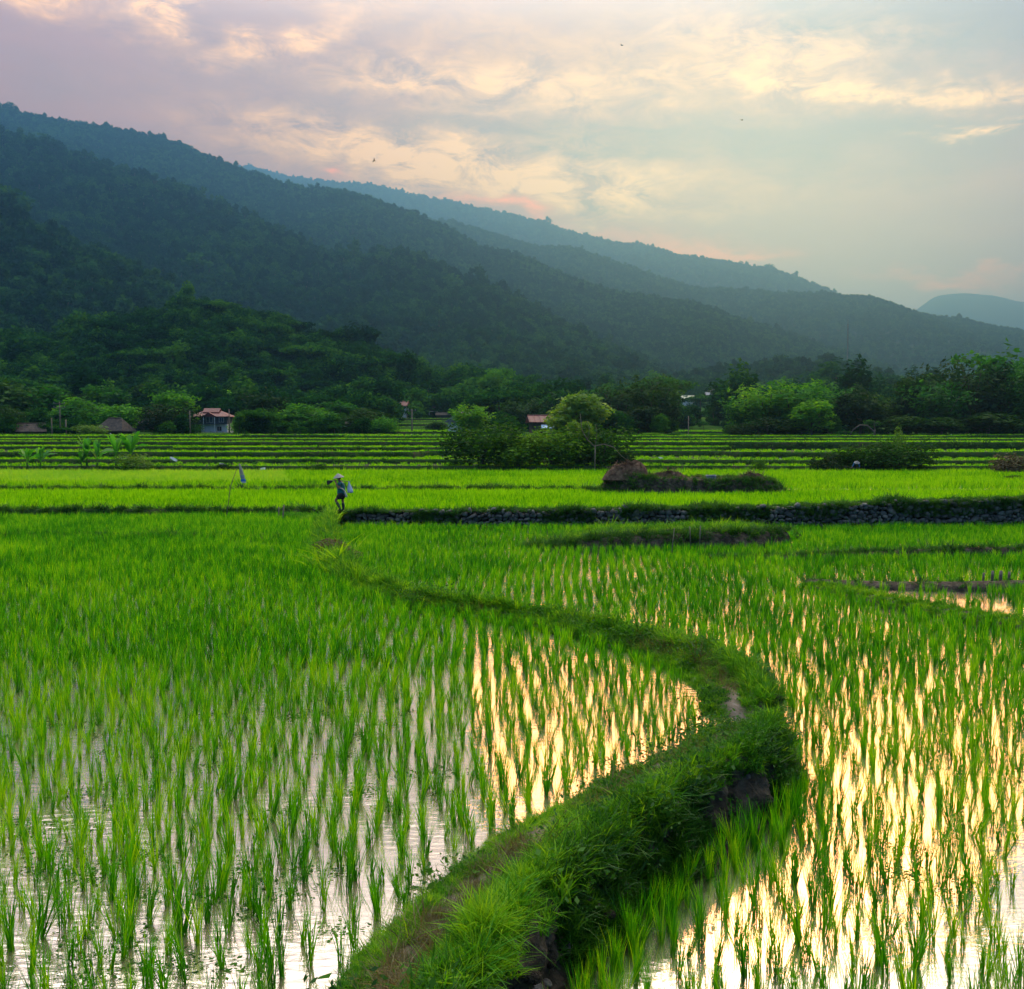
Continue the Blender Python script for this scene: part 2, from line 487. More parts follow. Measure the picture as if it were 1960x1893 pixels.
def crown(lobes, n, size, seed, fill=.35, aspect=.5, bottom=-1e9, gap=.0):
    """leaf clumps over a set of ellipsoids (x, y, z, rx, ry, rz)"""
    g = np.random.default_rng(seed)
    L = np.array(lobes, float)
    vol = (L[:, 3] * L[:, 4] * L[:, 5]) ** (2 / 3)
    k = g.choice(len(L), n, p=vol / vol.sum())
    d = g.normal(0, 1, (n, 3)); d /= np.linalg.norm(d, axis=1)[:, None]
    rad = np.where(g.random(n) < fill, g.uniform(.35, .9, n), g.normal(.97, .09, n))
    # ragged outline: the radius swells and sinks with direction, so leaves gather into sprays
    ph = L[k][:, 0] * 3.1 + L[k][:, 2] * 1.7
    rad = rad * (1 + .16 * np.sin(5 * d[:, 0] + ph) * np.sin(4 * d[:, 1] + 1.3 * ph) + .12 * np.sin(7 * d[:, 2] + ph))
    C = L[k][:, :3] + d * L[k][:, 3:] * rad[:, None]
    keep = C[:, 2] > bottom
    if gap:
        keep &= (np.sin(C[:, 0] * 9 / size * .12 + ph) * np.sin(C[:, 2] * 9 / size * .13 + 2 * ph) * np.sin(C[:, 1] * 9 / size * .11)) < (1 - gap)
    C, d = C[keep], d[keep]
    return leaves(C, d + np.array([0, 0, .35]), size, seed + 1, aspect)
def lobes_round(r, h0, h1, n, seed, flat=.75):
    g = np.random.default_rng(seed)
    out = [(0, 0, (h0 + h1) / 2, r * .72, r * .72, (h1 - h0) * .42)]
    for i in range(n):
        a = g.uniform(0, 2 * np.pi); q = r * g.uniform(.35, .78); z = g.uniform(h0 + .12 * (h1 - h0), h1 - .12 * (h1 - h0))
        q *= math.sqrt(max(.2, 1 - ((z - (h0 * .6 + h1 * .4)) / (h1 - h0) * 1.5) ** 2))
        s = r * g.uniform(.26, .48)
        out.append((q * math.cos(a), q * math.sin(a), z, s, s, s * flat))
    return out
protos_col = {}
def proto_set(name, meshes):
    c = bpy.data.collections.new('set_' + name)
    for i, me in enumerate(meshes):
        o = bpy.data.objects.new('%s_%02d' % (name, i), me)
        c.objects.link(o)
    protos_col[name] = (c, len(meshes))
    return meshes
def scatter(name, pts, setname, scale, mesh_mats=None, rot=None, seed=0, tilt=0.0, pid=None, **k):
    c, n = protos_col[setname]
    g = np.random.default_rng(seed + 11)
    N = len(pts)
    if rot is None:
        rot = np.stack([g.normal(0, tilt, N), g.normal(0, tilt, N), g.uniform(0, 2 * np.pi, N)], 1)
    me = bpy.data.meshes.new(name)
    me.vertices.add(N)
    me.vertices.foreach_set('co', np.asarray(pts, np.float32).ravel())
    a = me.attributes.new('rot', 'FLOAT_VECTOR', 'POINT'); a.data.foreach_set('vector', rot.astype(np.float32).ravel())
    sc = np.asarray(scale, np.float32)
    sc = np.broadcast_to(sc[:, None] if sc.ndim == 1 else sc, (N, 3)) if sc.ndim else np.full((N, 3), float(sc), np.float32)
    a = me.attributes.new('scl', 'FLOAT_VECTOR', 'POINT'); a.data.foreach_set('vector', np.ascontiguousarray(sc, np.float32).ravel())
    a = me.attributes.new('pid', 'INT', 'POINT'); a.data.foreach_set('value', (g.integers(0, n, N) if pid is None else pid).astype(np.int32))
    o = obj(name, me, **k)
    ng = bpy.data.node_groups.new('scatter_' + name, 'GeometryNodeTree')
    ng.interface.new_socket('Geometry', in_out='INPUT', socket_type='NodeSocketGeometry')
    ng.interface.new_socket('Geometry', in_out='OUTPUT', socket_type='NodeSocketGeometry')
    gi, go = ng.nodes.new('NodeGroupInput'), ng.nodes.new('NodeGroupOutput')
    ci = ng.nodes.new('GeometryNodeCollectionInfo')
    ci.inputs['Collection'].default_value = c
    ci.inputs['Separate Children'].default_value = True
    ci.inputs['Reset Children'].default_value = True
    ip = ng.nodes.new('GeometryNodeInstanceOnPoints')
    ip.inputs['Pick Instance'].default_value = True
    def attr(nm, ty):
        q = ng.nodes.new('GeometryNodeInputNamedAttribute'); q.data_type = ty; q.inputs['Name'].default_value = nm
        return next(s for s in q.outputs if s.enabled and s.name == 'Attribute')
    ng.links.new(gi.outputs[0], ip.inputs['Points'])
    ng.links.new(ci.outputs[0], ip.inputs['Instance'])
    ng.links.new(attr('pid', 'INT'), ip.inputs['Instance Index'])
    er = ng.nodes.new('FunctionNodeEulerToRotation')
    ng.links.new(attr('rot', 'FLOAT_VECTOR'), er.inputs[0])
    ng.links.new(er.outputs[0], ip.inputs['Rotation'])
    ng.links.new(attr('scl', 'FLOAT_VECTOR'), ip.inputs['Scale'])
    ng.links.new(ip.outputs[0], go.inputs[0])
    md = o.modifiers.new('scatter', 'NODES')
    md.node_group = ng
    return o

def rice_set(name, m, n, h, w, lean, bend, segs, count, r=.03, seed=100, hv=.45):
    out = []
    for i in range(count):
        V, F = blades(n, h, hv, w, lean, bend, segs, seed + i, r)
        out.append(mesh('%s_%d' % (name, i), V, F, m))
    return proto_set(name, out)
rice_near = rice_set('rice_tuft_near', M['rice'], 22, .43, .0072, .13, .15, 4, 8, .024)
rice_set('rice_tuft_mid', M['rice'], 20, .42, .0115, .16, .17, 3, 6, .035, 200)
rice_set('rice_tuft_far', M['rice_far'], 12, .42, .026, .24, .2, 2, 6, .10, 300)
rice_set('rice_tuft_yellow', M['rice_young'], 12, .42, .03, .24, .2, 2, 6, .12, 350)
rice_set('rice_clump_terrace', M['rice_far'], 16, .42, .07, .4, .2, 2, 5, .35, 400)
rice_set('grass_tuft', M['grass'], 30, .17, .010, .55, .7, 3, 6, .07, 500, .6)
rice_set('grass_long', M['grass'], 20, .30, .010, .5, .9, 5, 6, .06, 540, .5)
rice_set('grass_dark', M['grass_dark'], 26, .26, .016, .6, .7, 3, 6, .12, 580, .6)
rice_set('grass_dry', M['dry_grass'], 26, .26, .006, .7, .6, 3, 5, .09, 620, .6)
rice_set('grass_bank_far', M['grass_dark'], 22, .5, .06, .6, .6, 2, 5, .35, 660, .6)
ws = []
for i in range(5):
    g = np.random.default_rng(700 + i)
    n = 60
    C = g.normal(0, 1, (n, 3)) * [.10, .10, .05] + [0, 0, .07]; C[:, 2] = np.abs(C[:, 2])
    V, F = leaves(C, np.tile([0, -.1, 1.0], (n, 1)), .020, 710 + i, .55, .6)
    ws.append(mesh('weed_%d' % i, V, F, M['weed']))
proto_set('weed', ws)
# forest trees, by distance
def tree_lod(name, m, count, n, size, seed, kinds=('round',)):
    out = []
    for i in range(count):
        k = kinds[i % len(kinds)]
        if k == 'round': lb = lobes_round(.5, .12, 1.0, 9, seed + i, .8)
        elif k == 'tall': lb = lobes_round(.33, .10, 1.25, 10, seed + i, 1.0)
        else: lb = [(math.cos(j * 2.4) * .28, math.sin(j * 2.4) * .28, .72, .26, .26, .1) for j in range(6)] + [(0, 0, .8, .2, .2, .12)]
        V, F = crown(lb, n, size, seed + 50 + i, .25, .6)
        mb = MB(); mb.tube([(0, 0, -.15), (.01, 0, .3), (0, .01, .75)], [.03, .024, .012], 5, cap=False)
        V = np.concatenate([V, mb.V[0]]); F4 = np.concatenate([F, np.array(mb.F) + len(F) * 4])
        out.append(mesh('%s_%d' % (name, i), V, F4, [m, M['trunk']], False, [0] * len(F) + [1] * len(mb.F)))
    return proto_set(name, out)
tree_lod('forest_tree_near', M['forest_near'], 8, 1500, .045, 1000, ('round', 'tall', 'round', 'palm'))
tree_lod('forest_tree_far', M['forest'], 6, 260, .095, 1100, ('round', 'tall', 'round'))

# ------------------------------------------------------------------ hills
HX = np.linspace(-420, 2380, 421)
def hill(name, pts, D, label_kind, L=.45, zb=0.0, p=1.15, amp=.10, gscale=1.0, seed=0, nv=56, xr=None, dpx=0):
    """a mountain side that falls from its crest line towards the valley"""
    pts = np.array(pts, float); pts[:, 1] += dpx
    lo, hi = (HX[0], HX[-1]) if xr is None else xr
    px = np.linspace(lo, hi, 421)
    cyl = np.interp(px, pts[:, 0], pts[:, 1])
    kern = np.ones(5) / 5
    cyl = np.convolve(np.pad(cyl, 2, 'edge'), kern, 'valid')
    cyl = cyl + 5.0 * (fbm(px / 38, 0 * px, seed + 5, 4) - .5)
    Dd = np.interp(px, [-400, 2400], D) if isinstance(D, tuple) else np.full_like(px, D)
    X, Zc = [], []
    for a, b, dd in zip(px, cyl, Dd):
        q = atd(a, b, dd); X.append(q[0]); Zc.append(max(q[2], zb + 1))
    X, Zc = np.array(X), np.array(Zc)
    t = np.concatenate([[-.14, -.05], np.linspace(0, 1, nv)])
    T, XX = np.meshgrid(t, X, indexing='ij')
    ZC = np.tile(Zc, (len(t), 1)); DD = np.tile(Dd, (len(t), 1))
    tt = np.clip(T, 0, 1)
    Y = DD - T * L * DD
    Z = zb + (ZC - zb) * (1 - tt) ** p
    Z = np.where(T < 0, ZC + (ZC - zb) * T * 1.4, Z)
    gs = 260 * gscale
    rid = 1 - np.abs(2 * fbm((XX + .35 * (DD - Y)) / gs, Y / (gs * 2.6), seed, 5) - 1)
    Z = Z + (rid - .72) * amp * (ZC - zb) * 4 * np.clip(tt, 0, 1) ** .8 * (1 - tt) ** .6
    Z = np.maximum(Z, zb - 3)
    nu = len(X); nr = len(t)
    V = np.stack([XX, Y, Z], -1).reshape(-1, 3)
    idx = np.arange(nr * nu).reshape(nr, nu)
    F = np.stack([idx[:-1, :-1], idx[1:, :-1], idx[1:, 1:], idx[:-1, 1:]], -1).reshape(-1, 4)
    o = obj(name, mesh(name, V, F, M['hill'], True), kind='structure', label=label_kind)
    return np.stack([XX, Y, Z], -1), o
def on_sheet(G, n, seed, tmin=2, tpow=1.0, zmin=None, xlim=.62):
    """random points over a hill sheet"""
    g = np.random.default_rng(seed)
    nr, nu = G.shape[:2]
    m = int(n * 1.0)
    u = g.uniform(0, nu - 1.001, m * 3); v = tmin + (g.random(m * 3) ** tpow) * (nr - 1.001 - tmin)
    iu, iv = u.astype(int), v.astype(int); fu, fv = (u - iu)[:, None], (v - iv)[:, None]
    P = (G[iv, iu] * (1 - fu) + G[iv, iu + 1] * fu) * (1 - fv) + (G[iv + 1, iu] * (1 - fu) + G[iv + 1, iu + 1] * fu) * fv
    ok = np.abs(P[:, 0]) < xlim * P[:, 1]
    if zmin is not None: ok &= P[:, 2] > zmin
    return P[ok][:m]
L_back = [(-420, 330), (300, 330), (480, 323), (560, 345), (620, 350), (700, 357), (780, 375), (860, 390), (900, 400), (960, 412), (1040, 430), (1100, 450), (1150, 462), (1190, 470), (1240, 475), (1290, 490), (1380, 505), (1470, 518), (1520, 530), (1570, 555), (1620, 575), (1700, 610), (1850, 680), (2000, 740), (2380, 820)]
L_mid = [(-420, 420), (860, 428), (940, 452), (1030, 480), (1090, 476), (1150, 500), (1200, 515), (1290, 545), (1340, 558), (1400, 558), (1480, 565), (1560, 568), (1620, 572), (1660, 571), (1700, 585), (1750, 605), (1800, 613), (1835, 613), (1880, 628), (1960, 640), (2100, 668), (2380, 720)]
L_peak = [(-420, 900), (1640, 800), (1700, 640), (1745, 600), (1790, 566), (1830, 560), (1900, 566), (1960, 578), (2050, 572), (2200, 600), (2380, 600)]
L_front = [(-420, 60), (-200, 120), (-60, 180), (0, 198), (60, 217), (130, 233), (220, 246), (300, 259), (345, 273), (380, 291), (430, 311), (490, 331), (540, 349), (590, 362), (630, 359), (680, 371), (740, 391), (800, 411), (850, 431), (890, 456), (930, 476), (965, 478), (1000, 491), (1060, 516), (1130, 546), (1200, 566), (1280, 571), (1330, 581), (1400, 606), (1480, 631), (1560, 656), (1620, 682), (1700, 745), (1760, 790), (2380, 828)]
L_spur = [(-420, 190), (-100, 222), (0, 250), (130, 292), (260, 333), (380, 372), (480, 422), (560, 452), (620, 488), (700, 492), (745, 481), (800, 491), (860, 521), (960, 562), (1060, 612), (1160, 662), (1230, 702), (1320, 770), (2380, 828)]
L_left = [(-420, 300), (-150, 370), (0, 400), (40, 405), (70, 420), (110, 445), (160, 470), (230, 495), (280, 516), (330, 548), (370, 578), (420, 615), (500, 690), (600, 790), (2380, 828)]
L_knoll = [(-420, 700), (-100, 668), (60, 655), (150, 645), (190, 630), (225, 612), (270, 602), (330, 588), (380, 574), (415, 582), (445, 592), (495, 592), (525, 600), (565, 628), (640, 645), (700, 660), (760, 692), (840, 714), (930, 745), (1010, 790), (1100, 826), (2380, 828)]
L_low = [(-420, 800), (700, 800), (800, 690), (900, 655), (1000, 668), (1100, 690), (1180, 716), (1260, 722), (1340, 712), (1420, 702), (1500, 692), (1560, 688), (1610, 692), (1660, 722), (1700, 750), (1760, 800), (2380, 828)]
hl = 'forested mountain side fading into the evening air'
Gp, _ = hill('mountain', L_peak, 7000, 'far golden mountain peak at the right edge', .4, 0, 1.0, .05, 6, 1)
Gb, _ = hill('mountain', L_back, (4600, 4100), 'hazy back ridge the sun sets behind', .42, 0, 1.05, .09, 3, 2)
Gm, _ = hill('mountain', L_mid, (3000, 2800), 'blue grey middle ridge in front of the sunlit one', .45, 0, 1.05, .10, 2.4, 3)
Gf, _ = hill('mountain', L_front, (1950, 1950), 'long dark blue forested ridge falling from the left', .42, 0, 1.1, .19, 1.3, 4, dpx=6)
Gs, _ = hill('mountain', L_spur, (1250, 1300), 'forested spur below the long ridge', .42, 0, 1.1, .16, .9, 5)
Gl, _ = hill('hill', L_left, (800, 800), 'dark forested hill at the left edge', .45, 2, 1.1, .08, .7, 6, dpx=14)
Gw, _ = hill('hill', L_low, (980, 980), 'low wooded spur behind the village', .38, 5, 1.0, .06, .7, 7, dpx=10)
Gk, _ = hill('hill', L_knoll, (430, 430), 'wooded knoll rising behind the village houses', .22, 3.5, .9, .05, .35, 8, dpx=26)
def forest(name, G, n, hm, hs, setn, seed, label, tpow=1.0, crest=0, zmin=None):
    P = on_sheet(G, n, seed, 2, tpow, zmin)
    g = np.random.default_rng(seed)
    if crest:
        u = g.uniform(0, G.shape[1] - 1.001, crest); iu = u.astype(int); f = (u - iu)[:, None]
        C = G[2, iu] * (1 - f) + G[2, iu + 1] * f
        C = C[np.abs(C[:, 0]) < .62 * C[:, 1]]
        P = np.concatenate([P, C])
    s = hm * np.exp(g.normal(0, hs, len(P)))
    sc = np.stack([s * g.uniform(.9, 1.5, len(P)), s * g.uniform(.9, 1.5, len(P)), s], 1)
    P[:, 2] -= s * .10
    scatter(name, P, setn, sc, seed=seed, tilt=.06, kind='stuff', label=label, cat='forest')
forest('forest', Gk, 6500, 5.6, .34, 'forest_tree_near', 21, 'dense dark green wood covering the knoll behind the houses', .9, 60, 5)
forest('forest', Gl, 12000, 6.8, .4, 'forest_tree_far', 22, 'dark wood covering the hill at the left edge', .9, 130, 10)
forest('forest', Gw, 9000, 8, .25, 'forest_tree_far', 23, 'wood covering the low spur behind the village', .9, 120, 8)
forest('forest', Gs, 34000, 6.6, .40, 'forest_tree_far', 24, 'wood covering the middle spur under the long ridge', .9, 160, 15)
forest('forest', Gf, 70000, 6.8, .30, 'forest_tree_far', 25, 'blue green wood covering the long ridge on the left', 1.3, 650, 20)
forest('forest', Gm, 36000, 10.5, .2, 'forest_tree_far', 26, 'wood covering the hazy middle ridge', 1.6, 380, 30)
forest('forest', Gb, 40000, 12, .3, 'forest_tree_far', 27, 'wood covering the back ridge with the glowing crest', 1.8, 420, 60)

# ------------------------------------------------------------------ ground
TZ = ([-60, 95, 170, 182, 250, 330, 450, 700, 1000, 1600], [-1.6, -1.6, 3.0, 3.95, 4.6, 9.0, 13, 28, 40, 40])
def ground_z(y): return np.interp(y, *TZ)
gy = np.concatenate([np.linspace(-60, 90, 6), np.linspace(100, 170, 5), np.linspace(176, 460, 60), np.linspace(480, 1000, 30), np.geomspace(1100, 11000, 14)])
gxn = np.linspace(-1, 1, 141)
YY, XN = np.meshgrid(gy, gxn, indexing='ij')
XX = XN * (120 + YY.clip(0) * 1.1)
ZZ = ground_z(YY) + np.where(YY > 182, (fbm(XX / 22, YY / 22, 40, 4) - .5) * np.clip((YY - 182) / 50, 0, 1) * 1.6, 0)
ZZ = np.where(YY > 1300, -5, ZZ)
i0 = np.arange(YY.size).reshape(YY.shape)
obj('ground', mesh('ground', np.stack([XX, YY, ZZ], -1), np.stack([i0[:-1, :-1], i0[:-1, 1:], i0[1:, 1:], i0[1:, :-1]], -1).reshape(-1, 4), M['ground'], True), kind='structure', label='grassy valley floor')

# ------------------------------------------------------------------ the near bund
BL = np.array([(-1.3, 1.0), (-1.15, 4.2), (-.72, 6.7), (-.24, 8.0), (.10, 8.9), (.74, 10.0), (1.78, 11.4), (2.85, 12.7), (3.22, 14.0), (3.42, 15.5), (3.32, 17.0), (2.75, 18.4), (1.7, 20.2), (.25, 21.8), (-1.3, 23.0), (-2.6, 24.5), (-3.8, 26.5), (-5.0, 29.5), (-6.1, 34.0), (-7.5, 41), (-8.8, 48.6)])
def resample(P, step):
    P = np.asarray(P, float)
    # Catmull-Rom
    Q = []
    for i in range(len(P) - 1):
        p0, p1, p2, p3 = P[max(i - 1, 0)], P[i], P[i + 1], P[min(i + 2, len(P) - 1)]
        for s in np.linspace(0, 1, 12, endpoint=False):
            Q.append(.5 * (2 * p1 + (p2 - p0) * s + (2 * p0 - 5 * p1 + 4 * p2 - p3) * s * s + (3 * p1 - p0 - 3 * p2 + p3) * s ** 3))
    Q.append(P[-1]); Q = np.array(Q)
    d = np.concatenate([[0], np.cumsum(np.linalg.norm(np.diff(Q, axis=0), axis=1))])
    s = np.arange(0, d[-1], step)
    return np.stack([np.interp(s, d, Q[:, k]) for k in range(Q.shape[1])], 1)
BC = resample(BL, .06)
tan = np.gradient(BC, axis=0); tan /= np.linalg.norm(tan, axis=1)[:, None]
BN = np.stack([tan[:, 1], -tan[:, 0]], 1)                 # to the right of the walking direction
bw = np.interp(BC[:, 1], [6, 14, 17, 24, 30, 48], [.74, .76, .68, .54, .52, .52]) * (1 - .30 * np.exp(-((BC[:, 1] - 14.0) / .45) ** 2))
PROF = np.array([(-1.05, -.30), (-.88, -.04), (-.70, .07), (-.50, .12), (-.25, .15), (0.0, .17), (.18, .24), (.36, .30), (.50, .27), (.60, .10), (.66, -.15), (.74, -.42), (.86, -.56), (1.0, -.8)])
def profile(o): return np.interp(o, PROF[:, 0], PROF[:, 1])
offs = np.concatenate([np.linspace(-1.05, .45, 22), np.linspace(.48, .76, 24), np.linspace(.79, 1.0, 4)])
sarr = np.arange(len(BC)) * .06
OO, SS = np.meshgrid(offs, sarr)
wob = (fbm(SS * .6, SS * 0 + 3, 61, 3) - .5) * .30
face = smooth(OO, .40, .66) * (1 - smooth(OO, .84, .95))
push = (fbm(SS * 2.2, OO * 5, 62, 4) - .5) * .44 * face + (np.abs(fbm(SS * 4.5, OO * 10, 63, 4) - .5) - .12) * .75 * face
oo = (OO + wob + push) * bw[:, None]
Xb = BC[:, 0:1] + BN[:, 0:1] * oo
Yb = BC[:, 1:2] + BN[:, 1:2] * oo
dip = -.36 * np.exp(-((BC[:, 1] - 13.95) / .38) ** 2)
far_low = np.interp(BC[:, 1], [15, 18, 40], [0, -.03, -.05])
Zb = profile(OO) + (fbm(SS * 1.3, OO * 2.5, 64, 4) - .5) * np.interp(BC[:, 1], [13, 16], [.14, .26])[:, None] * (1 - face * .5) + (dip + far_low)[:, None] * (OO > -.8)
ib = np.arange(Xb.size).reshape(Xb.shape)
bund = obj('earth_bund', mesh('earth_bund', np.stack([Xb, Yb, Zb], -1), np.stack([ib[:-1, :-1], ib[:-1, 1:], ib[1:, 1:], ib[1:, :-1]], -1).reshape(-1, 4), [M['soil'], M['path']], True,
           np.broadcast_to(((offs[:-1] > -.8) & (offs[:-1] < .1)).astype(int), (len(BC) - 1, len(offs) - 1)).ravel()), kind='structure', label='winding earth bund between the two near paddies')
def bund_side(P):
    """signed offset from the bund's line (right positive), in bund widths, and the index along it"""
    out = np.empty(len(P)); ind = np.empty(len(P), int)
    for a in range(0, len(P), 4000):
        q = P[a:a + 4000, :2]
        d = ((q[:, None] - BC[None]) ** 2).sum(-1)
        j = d.argmin(1)
        out[a:a + 4000] = ((q - BC[j]) * BN[j]).sum(1) / bw[j]
        ind[a:a + 4000] = j
        far = np.sqrt(d[np.arange(len(q)), j]) / bw[j]
        out[a:a + 4000] = np.sign(out[a:a + 4000]) * far
    return out, ind
ZR = -.5
# water sheets: the right paddy lies half a metre lower
obj('water', mesh('water', [(-80, -30, ZR), (90, -30, ZR), (90, 50, ZR), (-80, 50, ZR)], [[0, 1, 2, 3]], M['water_r']), kind='structure', label='still water of the lower right paddy reflecting the sky')
lp = [(-80, -30), (-2.5, -30)] + [(a, b) for a, b in (BC - BN * .25 * bw[:, None])] + [(-9, 49.6), (-80, 49.6)]
bm = bmesh.new()
fv = [bm.verts.new((a, b, 0)) for a, b in lp]
bm.faces.new(fv)
bmesh.ops.triangulate(bm, faces=bm.faces[:])
me = bpy.data.meshes.new('water'); bm.to_mesh(me); bm.free(); me.materials.append(M['water'])
obj('water', me, kind='structure', label='muddy still water of the upper left paddy')

# ------------------------------------------------------------------ banks and fields behind
def bank(name, pts, h0, h1, z0, wtop, wface, m, label, seed, back=None, kind='structure'):
    """a grassy bank along pts (x, y): a steep face towards the camera, a flat top, a back slope"""
    C = resample(pts, .5)
    T = np.gradient(C, axis=0); T /= np.linalg.norm(T, axis=1)[:, None]
    Nn = np.stack([T[:, 1], -T[:, 0]], 1)
    s = np.arange(len(C)) * .5
    H = np.interp(s / s[-1], np.linspace(0, 1, len(h1)), h1) if not np.isscalar(h1) else np.full(len(C), h1)
    H = H * (.9 + .25 * fbm(s / 2.5, s * 0, seed, 3))
    back = h0 if back is None else back
    pr = [(wface, 0), (wface * .7, .35), (wface * .35, .8), (0, 1.0), (-wtop * .5, 1.05), (-wtop, .95), (-wtop - .3, None)]
    V = []
    for o_, f in pr:
        z = z0 + H * f if f is not None else np.full(len(C), back)
        oj = o_ + (fbm(s * .8, s * 0 + o_ * 3, seed + 1, 3) - .5) * .25
        V.append(np.stack([C[:, 0] + Nn[:, 0] * oj, C[:, 1] + Nn[:, 1] * oj, z], 1))
    V[0][:, 2] -= .15; V[-1][:, 2] -= .15
    V = np.stack(V, 1); k = V.shape[1]
    ii = np.arange(len(C) * k).reshape(len(C), k)
    o = obj(name, mesh(name, V.reshape(-1, 3), np.stack([ii[:-1, :-1], ii[:-1, 1:], ii[1:, 1:], ii[1:, :-1]], -1).reshape(-1, 4), m, True), kind=kind, label=label)
    return C, Nn, H
ZA, ZB = .30, .42
obj('paddy_floor', mesh('paddy_floor', [(-90, 49.3, ZA), (90, 49.9, ZA), (90, 67, ZA), (-90, 67, ZA)], [[0, 1, 2, 3]], M['water']), kind='structure', label='wet floor of the paddy behind the stone wall')
obj('paddy_floor', mesh('paddy_floor', [(-130, 66.5, ZB), (130, 66.5, ZB), (130, 100, ZB), (-130, 100, ZB)], [[0, 1, 2, 3]], M['water']), kind='structure', label='wet floor of the bright paddy before the terraces')
GP = []          # (points, set, scale) of bank grass, joined into a few stuff objects below
def bank_grass(C, Nn, H, z0, dens, setn, sc, o0, o1, seed, wface):
    g = np.random.default_rng(seed)
    n = int(len(C) * .5 * dens)
    j = g.integers(0, len(C), n)
    o_ = g.uniform(o0, o1, n)
    hz = np.interp(o_, [-.3, 0, wface * .35, wface * .7, wface], [1.0, 1.0, .8, .35, 0])
    P = np.stack([C[j, 0] + Nn[j, 0] * o_ + g.normal(0, .2, n), C[j, 1] + Nn[j, 1] * o_, z0 + H[j] * hz], 1)
    GP.append((P, setn, sc * np.exp(g.normal(0, .3, n)), seed))
b1 = bank('earth_bank', [(-60, 49.4), (-35, 49.6), (-20, 49.3), (-9.2, 49.4)], ZA, .42, -.05, .35, .3, M['bankface'], 'low grassy bank along the far edge of the left paddy', 71)
bank_grass(*b1, -.05, 26, 'grass_dark', 1.0, -.3, .35, 72, .3)
b2 = bank('earth_bank', [(-75, 66.4), (-30, 66.0), (-5, 66.6), (5, 66.2), (12, 66.5)], ZB, .28, ZA - .05, .3, .25, M['bankface'], 'thin dark bund across the paddies behind the farmer', 73)
bank_grass(*b2, ZA - .05, 22, 'grass_dark', 1.1, -.2, .3, 74, .25)
b3 = bank('earth_bank', [atz(1015, 1052, ZR)[:2], atz(1100, 1054, ZR)[:2], atz(1250, 1053, ZR)[:2], atz(1400, 1050, ZR)[:2], atz(1500, 1042, ZR)[:2]], -.15, [.12, .5, .6, .62, .6], ZR, 3.2, .5, M['soil'], 'low dark earth bank standing in the right paddy', 75)
bank_grass(*b3, ZR, 40, 'grass_dark', 1.0, -.6, .3, 76, .5)
bank_grass(*b3, ZR, 60, 'grass_tuft', 1.5, -3.3, -.3, 77, .5)
b4 = bank('earth_bank', [atz(1370, 1074, ZR)[:2], atz(1550, 1072, ZR)[:2], atz(1750, 1068, ZR)[:2], atz(2150, 1066, ZR)[:2]], ZR, [.1, .22, .35, .3], ZR, .4, .3, M['soil'], 'narrow bund far across the right paddy', 78)
bank_grass(*b4, ZR, 26, 'grass_dark', .8, -.3, .3, 79, .3)
b5 = bank('earth_bank', [atz(1540, 1117, ZR)[:2], atz(1640, 1124, ZR)[:2], atz(1800, 1130, ZR)[:2], atz(2150, 1130, ZR)[:2]], ZR, [.1, .18, .24, .24], ZR, .5, .3, M['soil'], 'dark muddy bund behind the flooded corner plot', 80)
bank_grass(*b5, ZR, 10, 'grass_dark', .55, -.4, .25, 81, .3)
b6 = bank('earth_bank', [atz(1560, 1126, ZR)[:2], atz(1620, 1142, ZR)[:2], atz(1750, 1172, ZR)[:2], atz(1960, 1207, ZR)[:2], atz(2200, 1240, ZR)[:2]], ZR, [.1, .2, .2, .2], ZR, .45, .3, M['soil'], 'low grassy bund slanting to the right edge', 82)
bank_grass(*b6, ZR, 110, 'grass_tuft', .75, -.5, .3, 83, .3)
b7 = bank('earth_bank', [(-45, 38.6), (-20, 39.0), (-9, 38.8)], 0, .10, 0, .3, .2, M['soil'], 'faint bund across the far left paddy', 84)
bank_grass(*b7, 0, 14, 'grass_dark', .8, -.3, .2, 85, .2)
